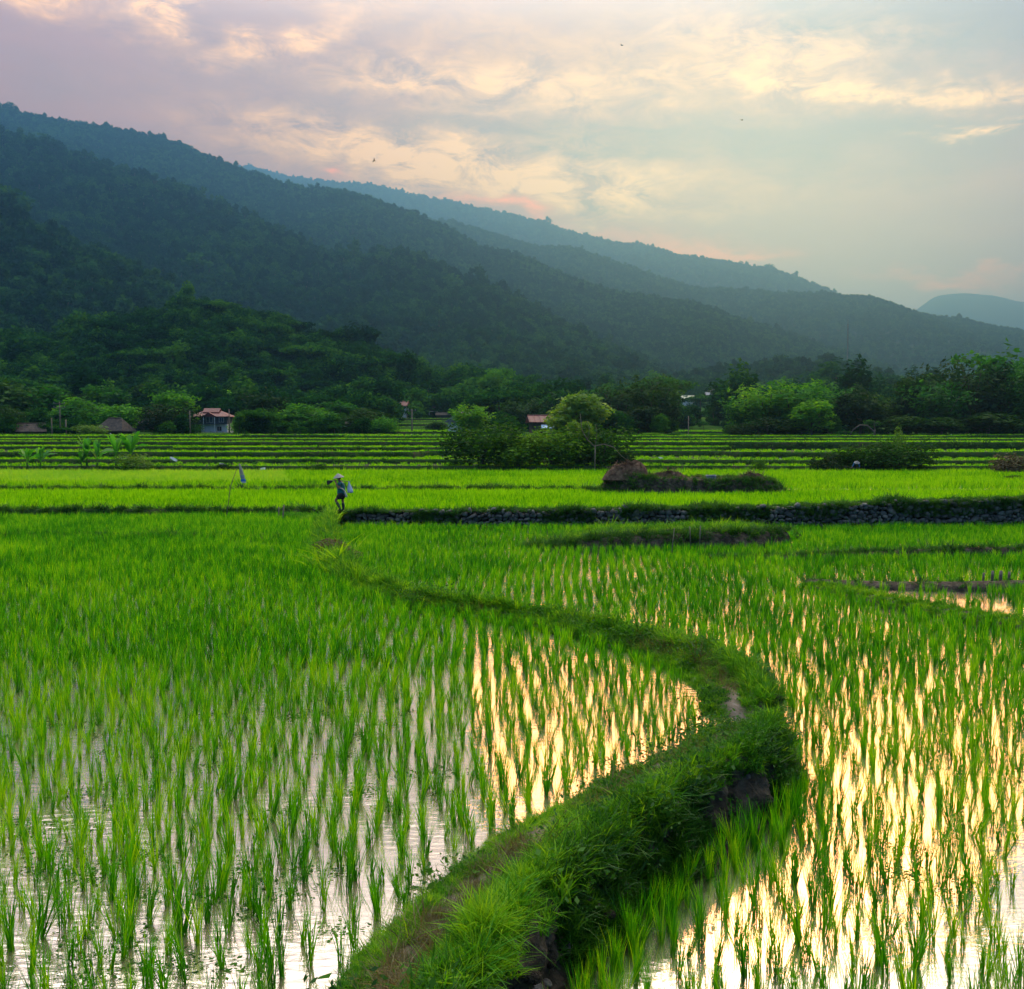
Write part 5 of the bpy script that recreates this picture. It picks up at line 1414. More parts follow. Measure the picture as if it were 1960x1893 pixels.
# ------------------------------------------------------------------ people
M['skin'] = solid('skin', [(.20, .10, .06), (.27, .14, .085)], 8, .6)
M['teal'] = solid('teal_shirt', [(.012, .09, .10), (.02, .14, .15)], 5, .9)
M['shorts'] = solid('dark_shorts', [(.012, .012, .010), (.022, .022, .018)], 5, .9)
M['boot'] = solid('rubber_boot', [(.012, .030, .028), (.025, .05, .045)], 5, .5)
M['hat'] = solid('palm_leaf_hat', [(.20, .19, .18), (.32, .30, .27)], 14, .8)
M['hair'] = solid('black_hair', [(.008, .007, .006), (.015, .013, .011)], 20, .6)
M['iron'] = solid('dark_iron', [(.012, .012, .012), (.03, .03, .028)], 6, .6)
M['blue_shirt'] = solid('blue_shirt', [(.03, .12, .24), (.06, .19, .34)], 5, .9)
M['cream'] = solid('cream_cloth', [(.42, .40, .32), (.58, .55, .46)], 6, .9)
M['bagwhite'] = solid('thin_plastic', [(.30, .38, .52), (.55, .60, .70)], 7, .5)
def skin(name, verts, edges, parent, m, root=0, sub=2, **k):
    """a smooth body grown round a skeleton: verts are (x, y, z, radius)"""
    bm = bmesh.new()
    ly = bm.verts.layers.skin.verify()
    vs = []
    for i, v in enumerate(verts):
        q = bm.verts.new(v[:3]); r = v[3]
        q[ly].radius = r if isinstance(r, tuple) else (r, r)
        q[ly].use_root = (i == root)
        vs.append(q)
    for a, b in edges: bm.edges.new((vs[a], vs[b]))
    me = bpy.data.meshes.new(name + '_s'); bm.to_mesh(me); bm.free()
    o = bpy.data.objects.new(name + '_s', me); COL.objects.link(o)
    md = o.modifiers.new('s', 'SKIN'); md.use_smooth_shade = True
    s2 = o.modifiers.new('d', 'SUBSURF'); s2.levels = s2.render_levels = sub
    dg = bpy.context.evaluated_depsgraph_get()
    res = bpy.data.meshes.new_from_object(o.evaluated_get(dg))
    bpy.data.objects.remove(o); bpy.data.meshes.remove(me)
    res.materials.clear(); res.materials.append(m); res.name = name
    for p in res.polygons: p.use_smooth = True
    return obj(name, res, parent, **k)
def hand(V, E, wi, wrist, palm_dir, curl_dir, side):
    """palm and five bent fingers added to a skeleton"""
    w = np.array(wrist); d = np.array(palm_dir, float); d /= np.linalg.norm(d); c = np.array(curl_dir, float); c /= np.linalg.norm(c)
    s = np.cross(d, c)
    b = len(V); V.append((*(w + d * .05), (.034, .017))); E.append((wi, b))
    V.append((*(w + d * .085), (.036, .015))); E.append((b, b + 1)); root = b + 1
    for i, L in enumerate((.068, .078, .073, .058)):
        o_ = s * (.030 - .020 * i)
        k = len(V)
        V.append((*(w + d * .095 + o_), .0095)); E.append((root, k))
        V.append((*(w + d * (.10 + L * .4) + o_ + c * L * .35), .0088)); E.append((k, k + 1))
        V.append((*(w + d * (.09 + L * .3) + o_ + c * L * .85), .0078)); E.append((k + 1, k + 2))
    k = len(V)
    V.append((*(w + d * .045 + s * .036 * side), .012)); E.append((b, k))
    V.append((*(w + d * .075 + s * .05 * side + c * .03), .0105)); E.append((k, k + 1))
    V.append((*(w + d * .09 + s * .035 * side + c * .058), .009)); E.append((k + 1, k + 2))
def hat_mesh(rad, h, tilt_x, tilt_y, c, parent):
    V = [(0, 0, h)]; n = 32; F = []
    prof = [(.33, .70), (.66, .36), (.93, .06), (1.0, 0)]
    for r, z in prof:
        for i in range(n):
            a = 2 * math.pi * i / n; V.append((rad * r * math.cos(a), rad * r * math.sin(a), h * z))
    for i in range(n): F.append([0, 1 + i, 1 + (i + 1) % n])
    for j in range(3):
        for i in range(n): F.append([1 + j * n + i, 1 + (j + 1) * n + i, 1 + (j + 1) * n + (i + 1) % n, 1 + j * n + (i + 1) % n])
    o0 = len(V)
    V2 = [(x * .985, y * .985, z - .012) for x, y, z in V]; F2 = [[q + o0 for q in f[::-1]] for f in F]
    F3 = [[1 + 3 * n + i, o0 + 1 + 3 * n + i, o0 + 1 + 3 * n + (i + 1) % n, 1 + 3 * n + (i + 1) % n] for i in range(n)]
    Rm = Matrix.Rotation(tilt_x, 3, 'X') @ Matrix.Rotation(tilt_y, 3, 'Y')
    W_ = [tuple(Rm @ Vector(v) + Vector(c)) for v in V + V2]
    return obj('conical_hat', mesh('conical_hat', W_, F + F2 + F3, M['hat'], False), parent)
def head(parent, c, fwd, m, pitch=0.0):
    """head with face: fwd is the unit vector the face looks along"""
    bm = bmesh.new(); bmesh.ops.create_icosphere(bm, subdivisions=4, radius=1)
    V = np.array([v.co[:] for v in bm.verts]); F = [[v.index for v in f.verts] for f in bm.faces]; bm.free()
    P = V * [.078, .095, .118]                               # x across, y face (-y), z up
    P[:, 0] *= 1 - .22 * smooth(-P[:, 2], .02, .11)
    def bump(px, py, pz, r, amt, dr):
        d = np.linalg.norm((P - [px, py, pz]) / r, axis=1); P[:] += np.exp(-d ** 2)[:, None] * np.array(dr) * amt
    bump(0, -.095, -.012, np.array([.013, .02, .026]), .030, (0, -1, 0))            # nose
    bump(.032, -.088, .012, .016, .012, (0, 1, 0)); bump(-.032, -.088, .012, .016, .012, (0, 1, 0))    # eye sockets
    bump(0, -.09, -.052, np.array([.026, .02, .010]), .008, (0, -1, 0))            # lips
    bump(0, -.085, -.09, .022, .010, (0, -1, 0))                                    # chin
    bump(.078, 0, -.005, np.array([.02, .018, .03]), .018, (1, .2, 0)); bump(-.078, 0, -.005, np.array([.02, .018, .03]), .018, (-1, .2, 0))   # ears
    f = np.array(fwd, float); f /= np.linalg.norm(f); side = np.array([-f[1], f[0], 0.0]); side /= np.linalg.norm(side); up = np.cross(f, side); up = up if up[2] > 0 else -up
    Bm = np.stack([side, -f, up])
    h = obj('head', mesh('head', P @ Bm + c, F, M['skin'], True), parent)
    e = MB()
    for sx in (-1, 1):
        q = (IV * .011 + [sx * .032, -.083, .012]) @ Bm + c; e.add(q, [list(x) for x in IF])
    e.build('eye', M['hair'], h, True)
    mm = MB(); mm.add((IV * [.022, .006, .004] + [0, -.100, -.052]) @ Bm + c, [list(x) for x in IF]); mm.build('mouth', M['red_roof'], h, True)
    k = (P[:, 2] > .035) | (P[:, 1] > .02)
    fs = [q for q in F if all(k[i] for i in q)]
    hv = P * 1.07 + [0, .004, .004]
    obj('hair', mesh('hair', hv @ Bm + c, fs, M['hair'], True), h)
    return h
def farmer():
    p = atz(651, 981, .27); p[1] = 49.62; p[0] = (651 - 980) / 1960 * 49.62
    t = thing('person', (p[0], p[1], .30), label='walking farmer in conical hat, teal shirt, dark shorts and boots on the wall top', cat='person')
    t.scale = (1.10, 1.10, .965)
    # the figure walks to the left (-x); the camera sees its left side (-y)
    V = [(.05, 0, .90, (.125, .15)), (.04, 0, 1.08, (.115, .14)), (.02, 0, 1.28, (.12, .16)), (.0, 0, 1.44, (.085, .14)), (-.03, 0, 1.53, .052), (-.06, 0, 1.60, .05),
         (.03, -.09, .84, .092), (-.20, -.10, .56, .064), (-.185, -.10, .50, .056), (.0, -.10, .17, .042),                     # near leg, knee bent
         (.06, .09, .84, .092), (.085, .10, .52, .062), (.09, .10, .46, .056), (.12, .10, .12, .042),                            # far leg, straight
         (.01, -.17, 1.42, .056), (-.02, -.23, 1.20, .050), (-.045, -.235, 1.175, .047), (-.15, -.20, 1.40, .036), (-.17, -.185, 1.45, .026),   # near arm, elbow down, hand up
         (.01, .17, 1.42, .056), (.03, .23, 1.20, .043), (.0, .235, 1.17, .040), (-.17, .14, 1.36, .030), (-.20, .11, 1.40, .026),
         (-.03, -.10, .10, .040), (-.10, -.11, .035, .034), (-.16, -.11, .025, .022), (.09, .10, .05, .040), (.0, .10, .035, .036), (-.07, .10, .03, .024)]
    E = [(0, 1), (1, 2), (2, 3), (3, 4), (4, 5), (0, 6), (6, 7), (7, 8), (8, 9), (0, 10), (10, 11), (11, 12), (12, 13), (3, 14), (14, 15), (15, 16), (16, 17), (17, 18), (3, 19), (19, 20), (20, 21), (21, 22), (22, 23), (9, 24), (24, 25), (25, 26), (13, 27), (27, 28), (28, 29)]
    hand(V, E, 18, V[18][:3], (-.25, .25, 1), (.3, 1, .1), 1)
    hand(V, E, 23, V[23][:3], (-.1, -.5, 1), (-.2, -1, .2), -1)
    skin('body', V, E, t, M['skin'], 0)
    head(t, np.array([-.075, 0, 1.685]), (-1, -.1, -.15), None)
    skin('shirt', [(.06, 0, .80, (.20, .225)), (.05, 0, .95, (.19, .21)), (.04, 0, 1.08, (.17, .19)), (.02, 0, 1.28, (.165, .20)), (.0, 0, 1.43, (.125, .175)), (-.02, 0, 1.50, .066), (.01, -.18, 1.41, .074), (-.01, -.225, 1.27, .062), (.01, .18, 1.41, .074), (.025, .225, 1.27, .062)],
         [(0, 1), (1, 2), (2, 3), (3, 4), (4, 5), (4, 6), (6, 7), (4, 8), (8, 9)], t, M['teal'])
    skin('shorts', [(.05, 0, 1.0, (.175, .20)), (.05, 0, .86, (.185, .205)), (.03, -.10, .78, .15), (-.13, -.105, .60, .132), (.06, .095, .78, .15), (.085, .10, .57, .132)], [(0, 1), (1, 2), (2, 3), (1, 4), (4, 5)], t, M['shorts'])
    skin('boot', [(-.165, -.10, .48, .078), (-.04, -.10, .22, .068), (.005, -.10, .13, .064), (-.05, -.105, .06, .050), (-.13, -.11, .035, .040), (-.175, -.11, .028, .030)], [(0, 1), (1, 2), (2, 3), (3, 4), (4, 5)], t, M['boot'])
    skin('boot', [(.09, .10, .43, .08), (.11, .10, .20, .07), (.115, .10, .08, .066), (.03, .10, .042, .050), (-.05, .10, .034, .040), (-.09, .10, .03, .028)], [(0, 1), (1, 2), (2, 3), (3, 4), (4, 5)], t, M['boot'])
    L0 = np.array(t.location)
    h = hat_mesh(.25, .22, R(3), R(-9), (-.07, 0, 1.69), None)
    h['label'] = 'pale conical palm leaf hat on the walking farmer'; h['category'] = 'hat'
    h.location = t.location; h.scale = t.scale
    hoe = thing('hoe', t.location, label='hoe carried over the shoulder of the walking farmer', cat='hoe'); hoe.scale = t.scale
    mb = MB(); mb.tube([(-.50, -.155, 1.545), (-.1, -.135, 1.535), (.2, -.12, 1.515), (.47, -.105, 1.485)], [.017, .018, .018, .016], 8); mb.build('handle', M['wood'], hoe, True)
    mb = MB()
    bl = np.array([(-.30, 1.52), (-.40, 1.56), (-.50, 1.57), (-.56, 1.53), (-.575, 1.46), (-.545, 1.34), (-.50, 1.325), (-.40, 1.40), (-.31, 1.47)])
    n = len(bl); Vb = [(a, -.16 - .05 * (1.55 - b), b) for a, b in bl] + [(a, -.135 - .05 * (1.55 - b), b) for a, b in bl]
    mb.add(Vb, [list(range(n))[::-1], [i + n for i in range(n)]] + [[i, (i + 1) % n, n + (i + 1) % n, n + i] for i in range(n)]); mb.build('blade', M['iron'], hoe)
    # plastic bag on the hoe's end, and a cream pouch slung at the hip
    bg_ = thing('plastic_bag', t.location, label='thin bluish plastic bag hanging from the end of the hoe', cat='bag'); bg_.scale = t.scale
    prof = [(.02, 1.50), (.03, 1.40), (.055, 1.30), (.085, 1.20), (.105, 1.08), (.12, .98), (.115, .93), (.02, .92)]
    Vc, nn = [], 20
    for j, (r, z) in enumerate(prof):
        a = np.linspace(0, 2 * np.pi, nn, endpoint=False); k = 1 + .2 * np.sin(4 * a + j * .5) * (j < 6)
        Vc.append(np.stack([.40 + (1.5 - z) * .10 + r * k * np.cos(a), -.12 + r * .7 * k * np.sin(a), np.full(nn, z)], 1))
    obj('sack', mesh('sack', np.concatenate(Vc), [[j * nn + i, j * nn + (i + 1) % nn, (j + 1) * nn + (i + 1) % nn, (j + 1) * nn + i] for j in range(7) for i in range(nn)], M['bagwhite'], True), bg_)
    mb = MB()
    for s in (-1, 1): mb.tube([(.40 + .03 * s, -.12, 1.34), (.39 + .01 * s, -.13, 1.47), (.385, -.10, 1.505)], .010, 6)
    mb.build('handle', M['bagwhite'], bg_, True)
    pc = thing('pouch', t.location, label='cream cloth pouch slung across the hip of the walking farmer', cat='pouch'); pc.scale = t.scale
    skin('cloth', [(.20, -.10, 1.00, .04), (.245, -.11, .90, .055), (.27, -.11, .80, .066), (.275, -.11, .73, .058), (.27, -.11, .69, .03)], [(0, 1), (1, 2), (2, 3), (3, 4)], pc, M['cream'], 1)
    mb = MB(); mb.tube([(-.08, -.185, 1.17), (.03, -.205, 1.17), (.12, -.19, 1.13), (.18, -.13, 1.04), (.21, -.10, .98)], [.02, .026, .03, .034, .036], 8); mb.build('strap', M['cream'], pc, True)
farmer()
def stooping():
    D = 96.5; x = (1637 - 980) / 1960 * D
    t = thing('person', (x, D, ZB + .02), label='stooping farmer in blue shirt and conical hat before the right bushes', cat='person')
    V = [(0, .28, .74, (.13, .14)), (0, .12, .86, (.13, .13)), (0, -.08, .92, (.13, .12)), (0, -.24, .93, .10), (0, -.33, .93, .05),
         (-.10, .26, .68, .09), (-.13, .12, .40, .065), (-.13, .26, .08, .045), (-.13, .12, .03, .035), (.10, .26, .68, .09), (.13, .12, .40, .065), (.13, .26, .08, .045), (.13, .12, .03, .035),
         (-.18, -.24, .90, .055), (-.29, -.28, .68, .042), (-.42, -.34, .52, .032), (.18, -.24, .90, .055), (.30, -.26, .68, .042), (.27, -.36, .46, .032)]
    E = [(0, 1), (1, 2), (2, 3), (3, 4), (0, 5), (5, 6), (6, 7), (7, 8), (0, 9), (9, 10), (10, 11), (11, 12), (3, 13), (13, 14), (14, 15), (3, 16), (16, 17), (17, 18)]
    hand(V, E, 15, V[15][:3], (-1, -.2, -.4), (.2, -.3, -1), 1)
    hand(V, E, 18, V[18][:3], (-.3, -.3, -1), (-1, .2, -.2), 1)
    skin('body', V, E, t, M['skin'], 0)
    skin('shirt', [(0, .24, .78, (.15, .16)), (0, .12, .87, (.15, .15)), (0, -.08, .93, (.15, .14)), (0, -.24, .94, .12), (-.18, -.24, .90, .075), (-.285, -.28, .69, .06), (-.39, -.33, .55, .05), (.18, -.24, .90, .075), (.295, -.26, .69, .06), (.275, -.35, .50, .05)], [(0, 1), (1, 2), (2, 3), (3, 4), (4, 5), (5, 6), (3, 7), (7, 8), (8, 9)], t, M['blue_shirt'])
    skin('trousers', [(0, .28, .74, (.155, .165)), (-.10, .26, .66, .11), (-.13, .13, .40, .085), (-.13, .25, .10, .065), (.10, .26, .66, .11), (.13, .13, .40, .085), (.13, .25, .10, .065)], [(0, 1), (1, 2), (2, 3), (0, 4), (4, 5), (5, 6)], t, M['shorts'])
    head(t, np.array([0, -.44, .90]), (0, -.6, -.8), None)
    h = hat_mesh(.27, .20, R(28), 0, (0, -.47, .95), None); h['label'] = 'conical hat worn by the stooping farmer'; h['category'] = 'hat'; h.location = t.location
    mb = MB(); mb.tube([(.12, -.36, .44), (-.45, -.36, .46), (-1.25, -.30, .66)], [.015, .016, .014], 7)
    o = mb.build('long_tool', M['wood'], None, True, label='long tool handle held by the stooping farmer', cat='tool'); o.location = t.location
stooping()

# ------------------------------------------------------------------ pylons, mast, birds
M['steel'] = solid('galvanised_steel', [(.10, .11, .12), (.18, .19, .2)], 3, .6)
def pylon(px, D, top, base, label):
    x = (px - 980) / 1960 * D; z0 = CAM_Z + (832 - base) / 1960 * D; h = (base - top) / 1960 * D
    t = thing('pylon', (x, D, z0 - 3), label=label, cat='pylon')
    h += 3; b = h * .09; mb = MB()
    for sx in (-1, 1):
        for sy in (-1, 1): mb.tube([(sx * b, sy * b, 0), (sx * b * .25, sy * b * .25, h * .75), (0, 0, h)], .16, 4, cap=False)
    for k in range(8):
        f0, f1 = k / 9, (k + 1) / 9
        w0, w1 = b * (1 - f0 * .95), b * (1 - f1 * .95)
        mb.tube([(-w0, -w0, h * f0), (w1, -w1, h * f1)], .09, 4, cap=False); mb.tube([(w0, -w0, h * f0), (-w1, -w1, h * f1)], .09, 4, cap=False)
    mb.build('tower', M['steel'], t)
    for k, w in ((.72, .16), (.83, .14), (.93, .11)):
        a = MB(); a.tube([(-h * w, 0, h * k), (0, 0, h * k + .6), (h * w, 0, h * k)], .16, 4, cap=False); a.tube([(-h * w, 0, h * k), (h * w, 0, h * k)], .1, 4, cap=False); a.build('crossarm', M['steel'], t)
pylon(218, 760, 522, 582, 'lattice power pylon on the dark left hill')
pylon(806, 1180, 574, 622, 'faint lattice pylon on the middle spur')
pylon(952, 1200, 585, 635, 'faint lattice pylon right of the other one on the middle spur')
def mast(px, D, top, base):
    x = (px - 980) / 1960 * D; z0 = CAM_Z + (832 - base) / 1960 * D; h = (base - top) / 1960 * D
    t = thing('radio_mast', (x, D, z0 - 4), label='thin radio mast before the hazy right ridge', cat='mast')
    mb = MB()
    for i in range(3):
        a = i * 2.094; mb.tube([(.7 * math.cos(a), .7 * math.sin(a), 0), (.5 * math.cos(a), .5 * math.sin(a), h + 4)], .22, 5)
    for k in np.arange(0, h + 2, 2.2):
        for i in range(3):
            a, b = i * 2.094, (i + 1) * 2.094; mb.tube([(.65 * math.cos(a), .65 * math.sin(a), k), (.65 * math.cos(b), .65 * math.sin(b), k + 2)], .08, 4, cap=False)
    mb.build('tower', M['steel'], t)
    a = MB(); a.tube([(0, 0, h + 3), (0, 0, h + 9)], .15, 6); a.build('antenna', M['steel'], t)
mast(1618, 1100, 622, 690)
def bird(px, py, D, roll, label):
    p = atd(px, py, D)
    mb = MB(); mb.tube([(-.22, 0, 0), (-.1, 0, .02), (.05, 0, .02), (.2, 0, .0), (.27, 0, 0)], [.005, .05, .06, .04, .01], 8)
    for s in (-1, 1):
        mb.add([(.08, s * .04, .03), (-.08, s * .04, .03), (-.10, s * .35, .16), (.06, s * .35, .17), (-.12, s * .72, .08)], [[0, 1, 2, 3], [3, 2, 4]])
    mb.add([(-.2, .03, 0), (-.2, -.03, 0), (-.36, -.07, .0), (-.36, .07, .0)], [[0, 1, 2, 3]])
    o = mb.build('bird', M['hair'], None, False, label=label, cat='bird', group='birds high in the evening sky'); o.location = p; o.rotation_euler = (roll, -.1, R(20)); o.scale = (2, 2, 2)
bird(1190, 87, 330, .5, 'bird gliding in the peach cloud at the top middle')
bird(716, 308, 340, -.3, 'bird above the ridge at the pale cloud gap')
bird(1420, 230, 380, .2, 'small bird under the long bright cloud streak')
# ------------------------------------------------------------------ rice
def grid_points(x0, x1, y0, y1, sx, sy, ang, jit, seed, marg=.62, m0=2.0):
    g = np.random.default_rng(seed)
    r = max(x1 - x0, y1 - y0) * .75
    cx, cy_ = (x0 + x1) / 2, (y0 + y1) / 2
    a, b = np.meshgrid(np.arange(-r, r, sx), np.arange(-r, r, sy))
    a, b = a.ravel(), b.ravel()
    c, s = math.cos(R(ang)), math.sin(R(ang))
    x = cx + a * c - b * s + .25 * np.sin(b / 3.1 + a * .2) * .5
    y = cy_ + a * s + b * c
    ok = (x > x0) & (x < x1) & (y > y0) & (y < y1) & (np.abs(x) < marg * y + m0)
    x, y = x[ok], y[ok]
    return np.stack([x + g.normal(0, jit * sx, len(x)), y + g.normal(0, jit * sy, len(x)), 0 * x], 1)
def rice(name, P, setn, s, seed, label, tilt=.10):
    g = np.random.default_rng(seed)
    sc = s * np.exp(g.normal(0, .16, len(P)))
    scatter(name, P, setn, sc, seed=seed, tilt=tilt, kind='stuff', label=label, cat='rice')
NEAR = 17.0
# left paddy
PL = grid_points(-40, 12, 3.0, 49.2, .235, .175, 4, .19, 31, .6, 2.0)
sd_, si_ = bund_side(PL)
g = np.random.default_rng(32)
far_w = smooth(PL[:, 1], 15, 24)
keep = (sd_ < -.98 - .1 * g.random(len(PL))) & ~((PL[:, 1] > 49.0))
keep &= g.random(len(PL)) > (.10 + .16 * smooth(fbm(PL[:, 0] / 1.3, PL[:, 1] / 2.2, 33, 3), .55, .72)) * (1 - .5 * far_w)
# thinner along the bund in the near corner
keep &= ~((sd_ > -2.2) & (PL[:, 1] < 10) & (g.random(len(PL)) < .35))
PL = PL[keep]; PL[:, 2] = .0
hl_ = .82 + .35 * fbm(PL[:, 0] / 3, PL[:, 1] / 4, 34, 3)
# right paddy
PR = grid_points(-8, 42, 3.0, 49.0, .29, .17, -3, .17, 35, .6, 2.0)
sd_, si_ = bund_side(PR)
g = np.random.default_rng(36)
keep = (sd_ > .98)
p6, p5 = b6[0], b5[0]
def ylin(C, x):
    o = np.argsort(C[:, 0]); return np.interp(x, C[o, 0], C[o, 1], left=-1, right=1e9)
corner = (PR[:, 0] > p6[0, 0]) & (PR[:, 1] > ylin(p6, PR[:, 0])) & (PR[:, 1] < ylin(p5, PR[:, 0]) + .3)
keep &= g.random(len(PR)) > (.12 + .18 * smooth(fbm(PR[:, 0] / 1.4, PR[:, 1] / 2.5, 37, 3), .52, .72))
keep &= ~(corner & (g.random(len(PR)) < .66))
for C, N_, H in (b3, b4, b5, b6):
    d = np.sqrt(((PR[:, None, :2] - C[None, ::2]) ** 2).sum(-1)).min(1) if len(PR) < 1e6 else None
    keep &= d > .45
plat = (PR[:, 1] > ylin(b3[0], PR[:, 0])) & (PR[:, 1] < ylin(b3[0], PR[:, 0]) + 3.2) & (PR[:, 0] > b3[0][0, 0]) & (PR[:, 0] < b3[0][-1, 0])
keep &= ~plat
PR = PR[keep]
gf = np.random.default_rng(39)
jj = gf.choice(np.where((BC[:, 1] > 5) & (BC[:, 1] < 15))[0], 110)
PR = np.concatenate([PR, np.concatenate([BC[jj] + BN[jj] * (gf.uniform(1.0, 1.5, 110) * bw[jj])[:, None], np.zeros((110, 1))], 1)])   # the dense row at the foot of the bund
PR[:, 2] = ZR
hr_ = .84 + .35 * fbm(PR[:, 0] / 3, PR[:, 1] / 4, 38, 3)
def onscreen(P, m=0):
    return (np.abs(P[:, 0]) < .5 * P[:, 1] + .1) & ((CAM_Z - P[:, 2]) < P[:, 1] * .575)
def individual(P, hh, n, seed, label, group):
    """the tufts that show largest stand as things of their own"""
    g = np.random.default_rng(seed)
    vis = np.where(onscreen(P))[0]
    pick = vis[np.argsort(P[vis, 1])[:n]]
    for i in pick:
        o = bpy.data.objects.new('rice_tuft', rice_near[g.integers(0, len(rice_near))])
        COL.objects.link(o)
        o.location = P[i]
        o.rotation_euler = (g.normal(0, .1), g.normal(0, .1), g.uniform(0, 6.28))
        o.scale = (hh[i] * math.exp(g.normal(0, .15)),) * 3
        tag(o, label, 'rice tuft', group)
    m = np.ones(len(P), bool); m[pick] = False
    return m
mL = individual(PL, hl_, 150, 41, 'young green rice tuft in the nearest rows of the left paddy', 'nearest rice tufts left of the bund')
mR = individual(PR, hr_, 150, 42, 'young green rice tuft in the nearest rows of the right paddy', 'nearest rice tufts right of the bund')
for P, hh, m, w, lab in ((PL, hl_, mL, 'left', 'green rice standing in the muddy water of the left paddy'), (PR, hr_, mR, 'right', 'rice in thin rows over the bright water of the right paddy')):
    nr = P[:, 1] < NEAR
    g = np.random.default_rng(43)
    for sel, st in ((m & nr, 'rice_tuft_near'), (m & ~nr, 'rice_tuft_mid')):
        sc = hh[sel] * np.exp(g.normal(0, .14, sel.sum()))
        q = P[sel]
        if st == 'rice_tuft_mid':
            if w == 'right':
                thin = (q[:, 1] > 34) | (g.random(len(q)) > .10)
                q, sc = q[thin], sc[thin]
            wd = (1 + .15 * smooth(q[:, 1], 20, 45)) * (.95 if w == 'right' else 1.0)
            sc = np.stack([sc * wd, sc * wd, sc], 1)
        scatter('rice', q, st, sc, seed=44, tilt=.10, kind='stuff', label=lab + (' near the camera' if st.endswith('near') else ' farther back'), cat='rice')
PA = grid_points(-45, 45, 49.9, 65.8, .30, .26, 6, .2, 45, .6, 2)
mx_, my_ = 8.7, 64.5
inm = ((PA[:, 0] - 11.0) / 6.8) ** 2 + ((PA[:, 1] - 64.3) / 2.6) ** 2 < 1
PA = PA[~inm]; PA[:, 2] = ZA - .02
rice('rice', PA, 'rice_tuft_far', 1.0, 46, 'bright green rice in the paddy behind the stone wall')
PB = grid_points(-62, 62, 66.8, 98.3, .40, .42, 3, .2, 47, .6, 2)
inm = ((PB[:, 0] - 11.0) / 7) ** 2 + ((PB[:, 1] - 64.3) / 3.2) ** 2 < 1
PB = PB[~inm]; PB[:, 2] = ZB - .02
yel = (PB[:, 1] > 74 + 3 * (fbm(PB[:, 0] / 12, PB[:, 1] * 0, 48, 2) - .5)) & (PB[:, 0] < -22 + 6 * (98 - PB[:, 1]) / 24)
rice('rice', PB[~yel], 'rice_tuft_far', 1.15, 49, 'bright green rice in the wide paddy before the terraces')
rice('rice', PB[yel], 'rice_tuft_yellow', 1.15, 50, 'yellow green rice at the far left of the wide paddy')
TP = []
for k in range(len(TD)):
    g = np.random.default_rng(170 + k)
    y1 = TD[k + 1] if k + 1 < len(TD) else TD[k] + 6
    n = int((y1 - TD[k]) * 190 * 1.9)
    x = g.uniform(-105, 105, n); f = g.random(n) ** 2.0
    ya = tline(k, x) + .35; yb = (tline(k + 1, x) if k + 1 < len(TD) else ya + 6)
    P = np.stack([x, ya + (yb - ya) * f, np.full(n, TH[k])], 1)
    TP.append(P[np.abs(P[:, 0]) < .62 * P[:, 1]])
rice('rice', np.concatenate(TP), 'rice_clump_terrace', .60, 51, 'light green rice on the stepped terraces')

# ------------------------------------------------------------------ grass of the near bund
g = np.random.default_rng(52)
def bund_points(n, o0, o1, ymin, ymax, seed, bare=True):
    g = np.random.default_rng(seed)
    w = np.where((BC[:, 1] > ymin) & (BC[:, 1] < ymax), 1 / (1 + (BC[:, 1] / 16) ** 2), 0)
    j = g.choice(len(BC), n, p=w / w.sum())
    o = g.uniform(o0, o1, n)
    k = np.clip(np.searchsorted(offs, o), 1, len(offs) - 1)
    f = (o - offs[k - 1]) / (offs[k] - offs[k - 1])
    A = np.stack([Xb, Yb, Zb], -1)
    P = A[j, k - 1] * (1 - f[:, None]) + A[j, k] * f[:, None]
    P[:, :2] += g.normal(0, .03, (n, 2))
    return P, j, o
P, j, o = bund_points(19000, -1.0, .62, 3, 30, 53)
bare = np.exp(-((o + .22) / .22) ** 2) * smooth(fbm(P[:, 0] * 1.3, P[:, 1] * .9, 54, 3), .26, .44) * 1.7 * (P[:, 1] < 15.5) + 1.2 * np.exp(-((P[:, 1] - 13.95) / .35) ** 2)
keep = g.random(len(P)) > bare
P, o = P[keep], o[keep]
GB = [(P, 'grass_tuft', np.exp(g.normal(-.55, .35, len(P))) * np.where(o > .15, 1.15, .75) * (1 + .5 * smooth(P[:, 1], 12, 25)), .25)]
P, j, o = bund_points(5200, .10, .60, 3, 30, 55)
keep = fbm(P[:, 0] * 1.1, P[:, 1] * 1.1, 56, 3) > .55
GB.append((P[keep], 'grass_long', np.exp(g.normal(-.42, .3, keep.sum())), .4))
P, j, o = bund_points(9000, .52, .9, 3, 30, 57)
keep = fbm(P[:, 0] * 1.1, P[:, 1] * 1.1, 58, 3) > .36
GB.append((P[keep], 'grass_dark', np.exp(g.normal(-.62, .35, keep.sum())), .55))
P, j, o = bund_points(1500, -.95, .75, 3, 28, 59)
keep = fbm(P[:, 0] * .8 + 9, P[:, 1] * .8, 60, 3) > .5
GB.append((P[keep], 'weed', np.exp(g.normal(-.2, .4, keep.sum())), .3))
P, j, o = bund_points(1300, -.5, .1, 4, 32, 61)
keep = fbm(P[:, 0] * .7 + 4, P[:, 1] * .7, 62, 3) > .48
GB.append((P[keep], 'grass_dry', np.exp(g.normal(-.6, .4, keep.sum())), .35))
P, j, o = bund_points(1500, -.9, .7, 27, 49, 63)
GB.append((P[::3], 'grass_dark', .8 * np.exp(g.normal(0, .3, len(P[::3]))), .3))
GB.append((P, 'grass_tuft', 1.5 * np.exp(g.normal(.1, .35, len(P))), .3))
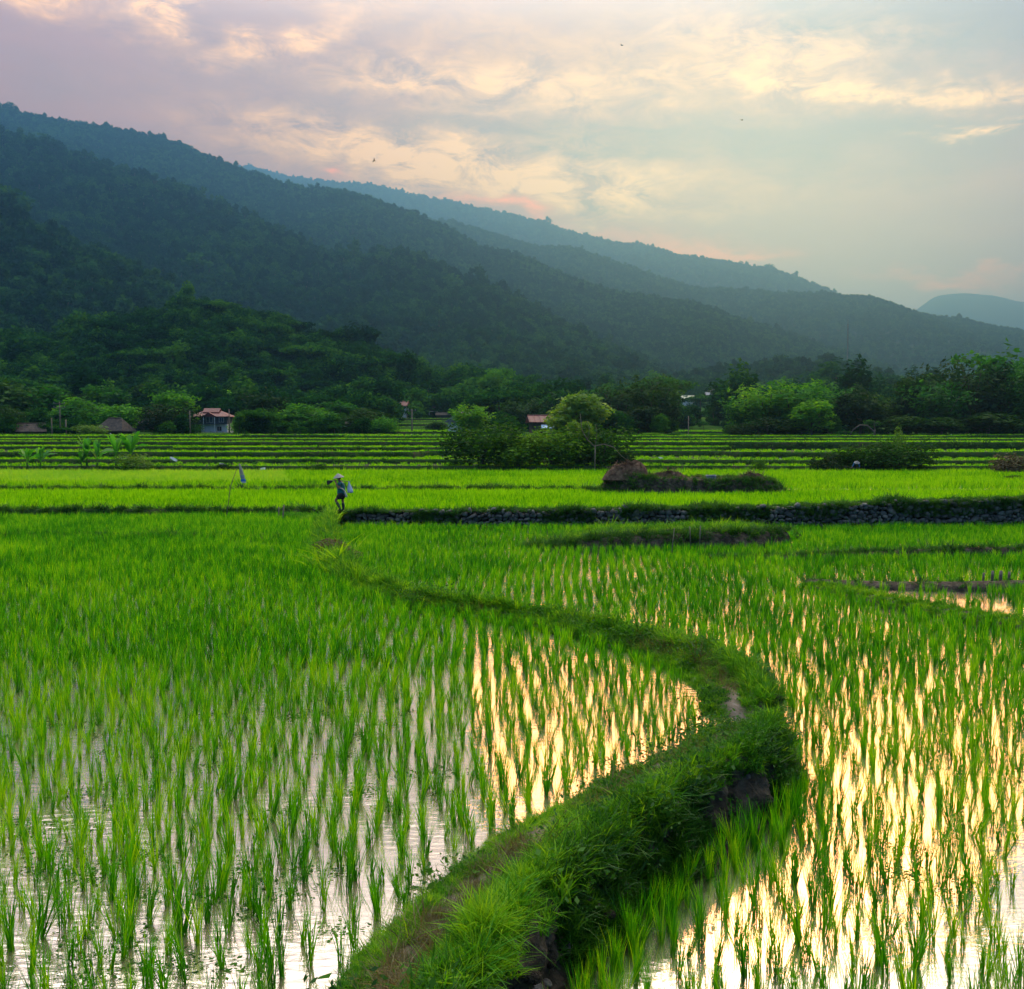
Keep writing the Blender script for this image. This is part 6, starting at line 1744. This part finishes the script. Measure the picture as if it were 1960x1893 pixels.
for i, (P, st, sc, tl) in enumerate(GB):
    scatter('grass', P, st, sc, seed=64 + i, tilt=tl, kind='stuff', cat='grass', label={'grass_tuft': 'short green grass over the winding bund', 'grass_long': 'long bright grass along the bund crest', 'grass_dark': 'dark grass hanging over the bund face', 'weed': 'broad leaved weeds on the bund', 'grass_dry': 'dry pale grass beside the bund path'}[st])
st_ = []
for i in range(5):
    q = IV * [1.0, .8, .6] * (1 + .35 * (vnoise(IV[:, 0] * 1.6 + 5 * i, IV[:, 1] * 1.6 + IV[:, 2], 71)[:, None] - .5))
    st_.append(mesh('clod_%d' % i, q, IF, M['stone'] if i < 3 else M['soil'], True))
proto_set('clod', st_)
P, j, o = bund_points(130, .50, .86, 5, 17, 72)
scatter('clods', P, 'clod', .035 + .08 * np.random.default_rng(73).random(len(P)) ** 2, seed=74, tilt=.5, kind='stuff', cat='stones', label='grey stones and earth clods in the steep face of the bund')
# floating bits in the near water
g = np.random.default_rng(67)
P = grid_points(-9, 8, 5.5, 16, .5, .5, 10, .5, 68, .6, 1)
sd_, _ = bund_side(P)
P = P[(np.abs(sd_) > 1.15) & (fbm(P[:, 0] * .7, P[:, 1] * 1.1, 69, 3) > np.where(P[:, 0] > 1.5, .68, .57))]
P[:, 2] = np.where(bund_side(P)[0] < 0, .0, ZR)
scatter('floating_debris', P, 'weed', np.stack([1.1 * np.ones(len(P)), 1.1 * np.ones(len(P)), .12 * np.ones(len(P))], 1), seed=70, kind='stuff', cat='debris', label='dark weed and straw bits floating on the near paddy water')
# bank grass collected above, one object per kind
for st in sorted({a[1] for a in GP}):
    P = np.concatenate([a[0] for a in GP if a[1] == st]); sc = np.concatenate([a[2] for a in GP if a[1] == st])
    scatter('grass', P, st, sc, seed=66, tilt=.3, kind='stuff', cat='grass', label='grass growing on the banks between the paddies' if st != 'grass_bank_far' else 'dark grass on the front banks of the terraces')

# ------------------------------------------------------------------ haze
def haze():
    m, t = mat('haze')
    v = nd(t, 'ShaderNodeVolumePrincipled')
    v.inputs['Color'].default_value = (.135, .465, 1.0, 1)
    v.inputs['Density'].default_value = 2.45e-4
    v.inputs['Anisotropy'].default_value = .80
    o = nd(t, 'ShaderNodeOutputMaterial')
    t.links.new(v.outputs[0], o.inputs['Volume'])
    mb = MB(); mb.box((0, 3200, 622), (30000, 16800, 1256))
    o = mb.build('haze', m, kind='stuff', label='thin blue evening haze filling the valley')
    return o
haze()
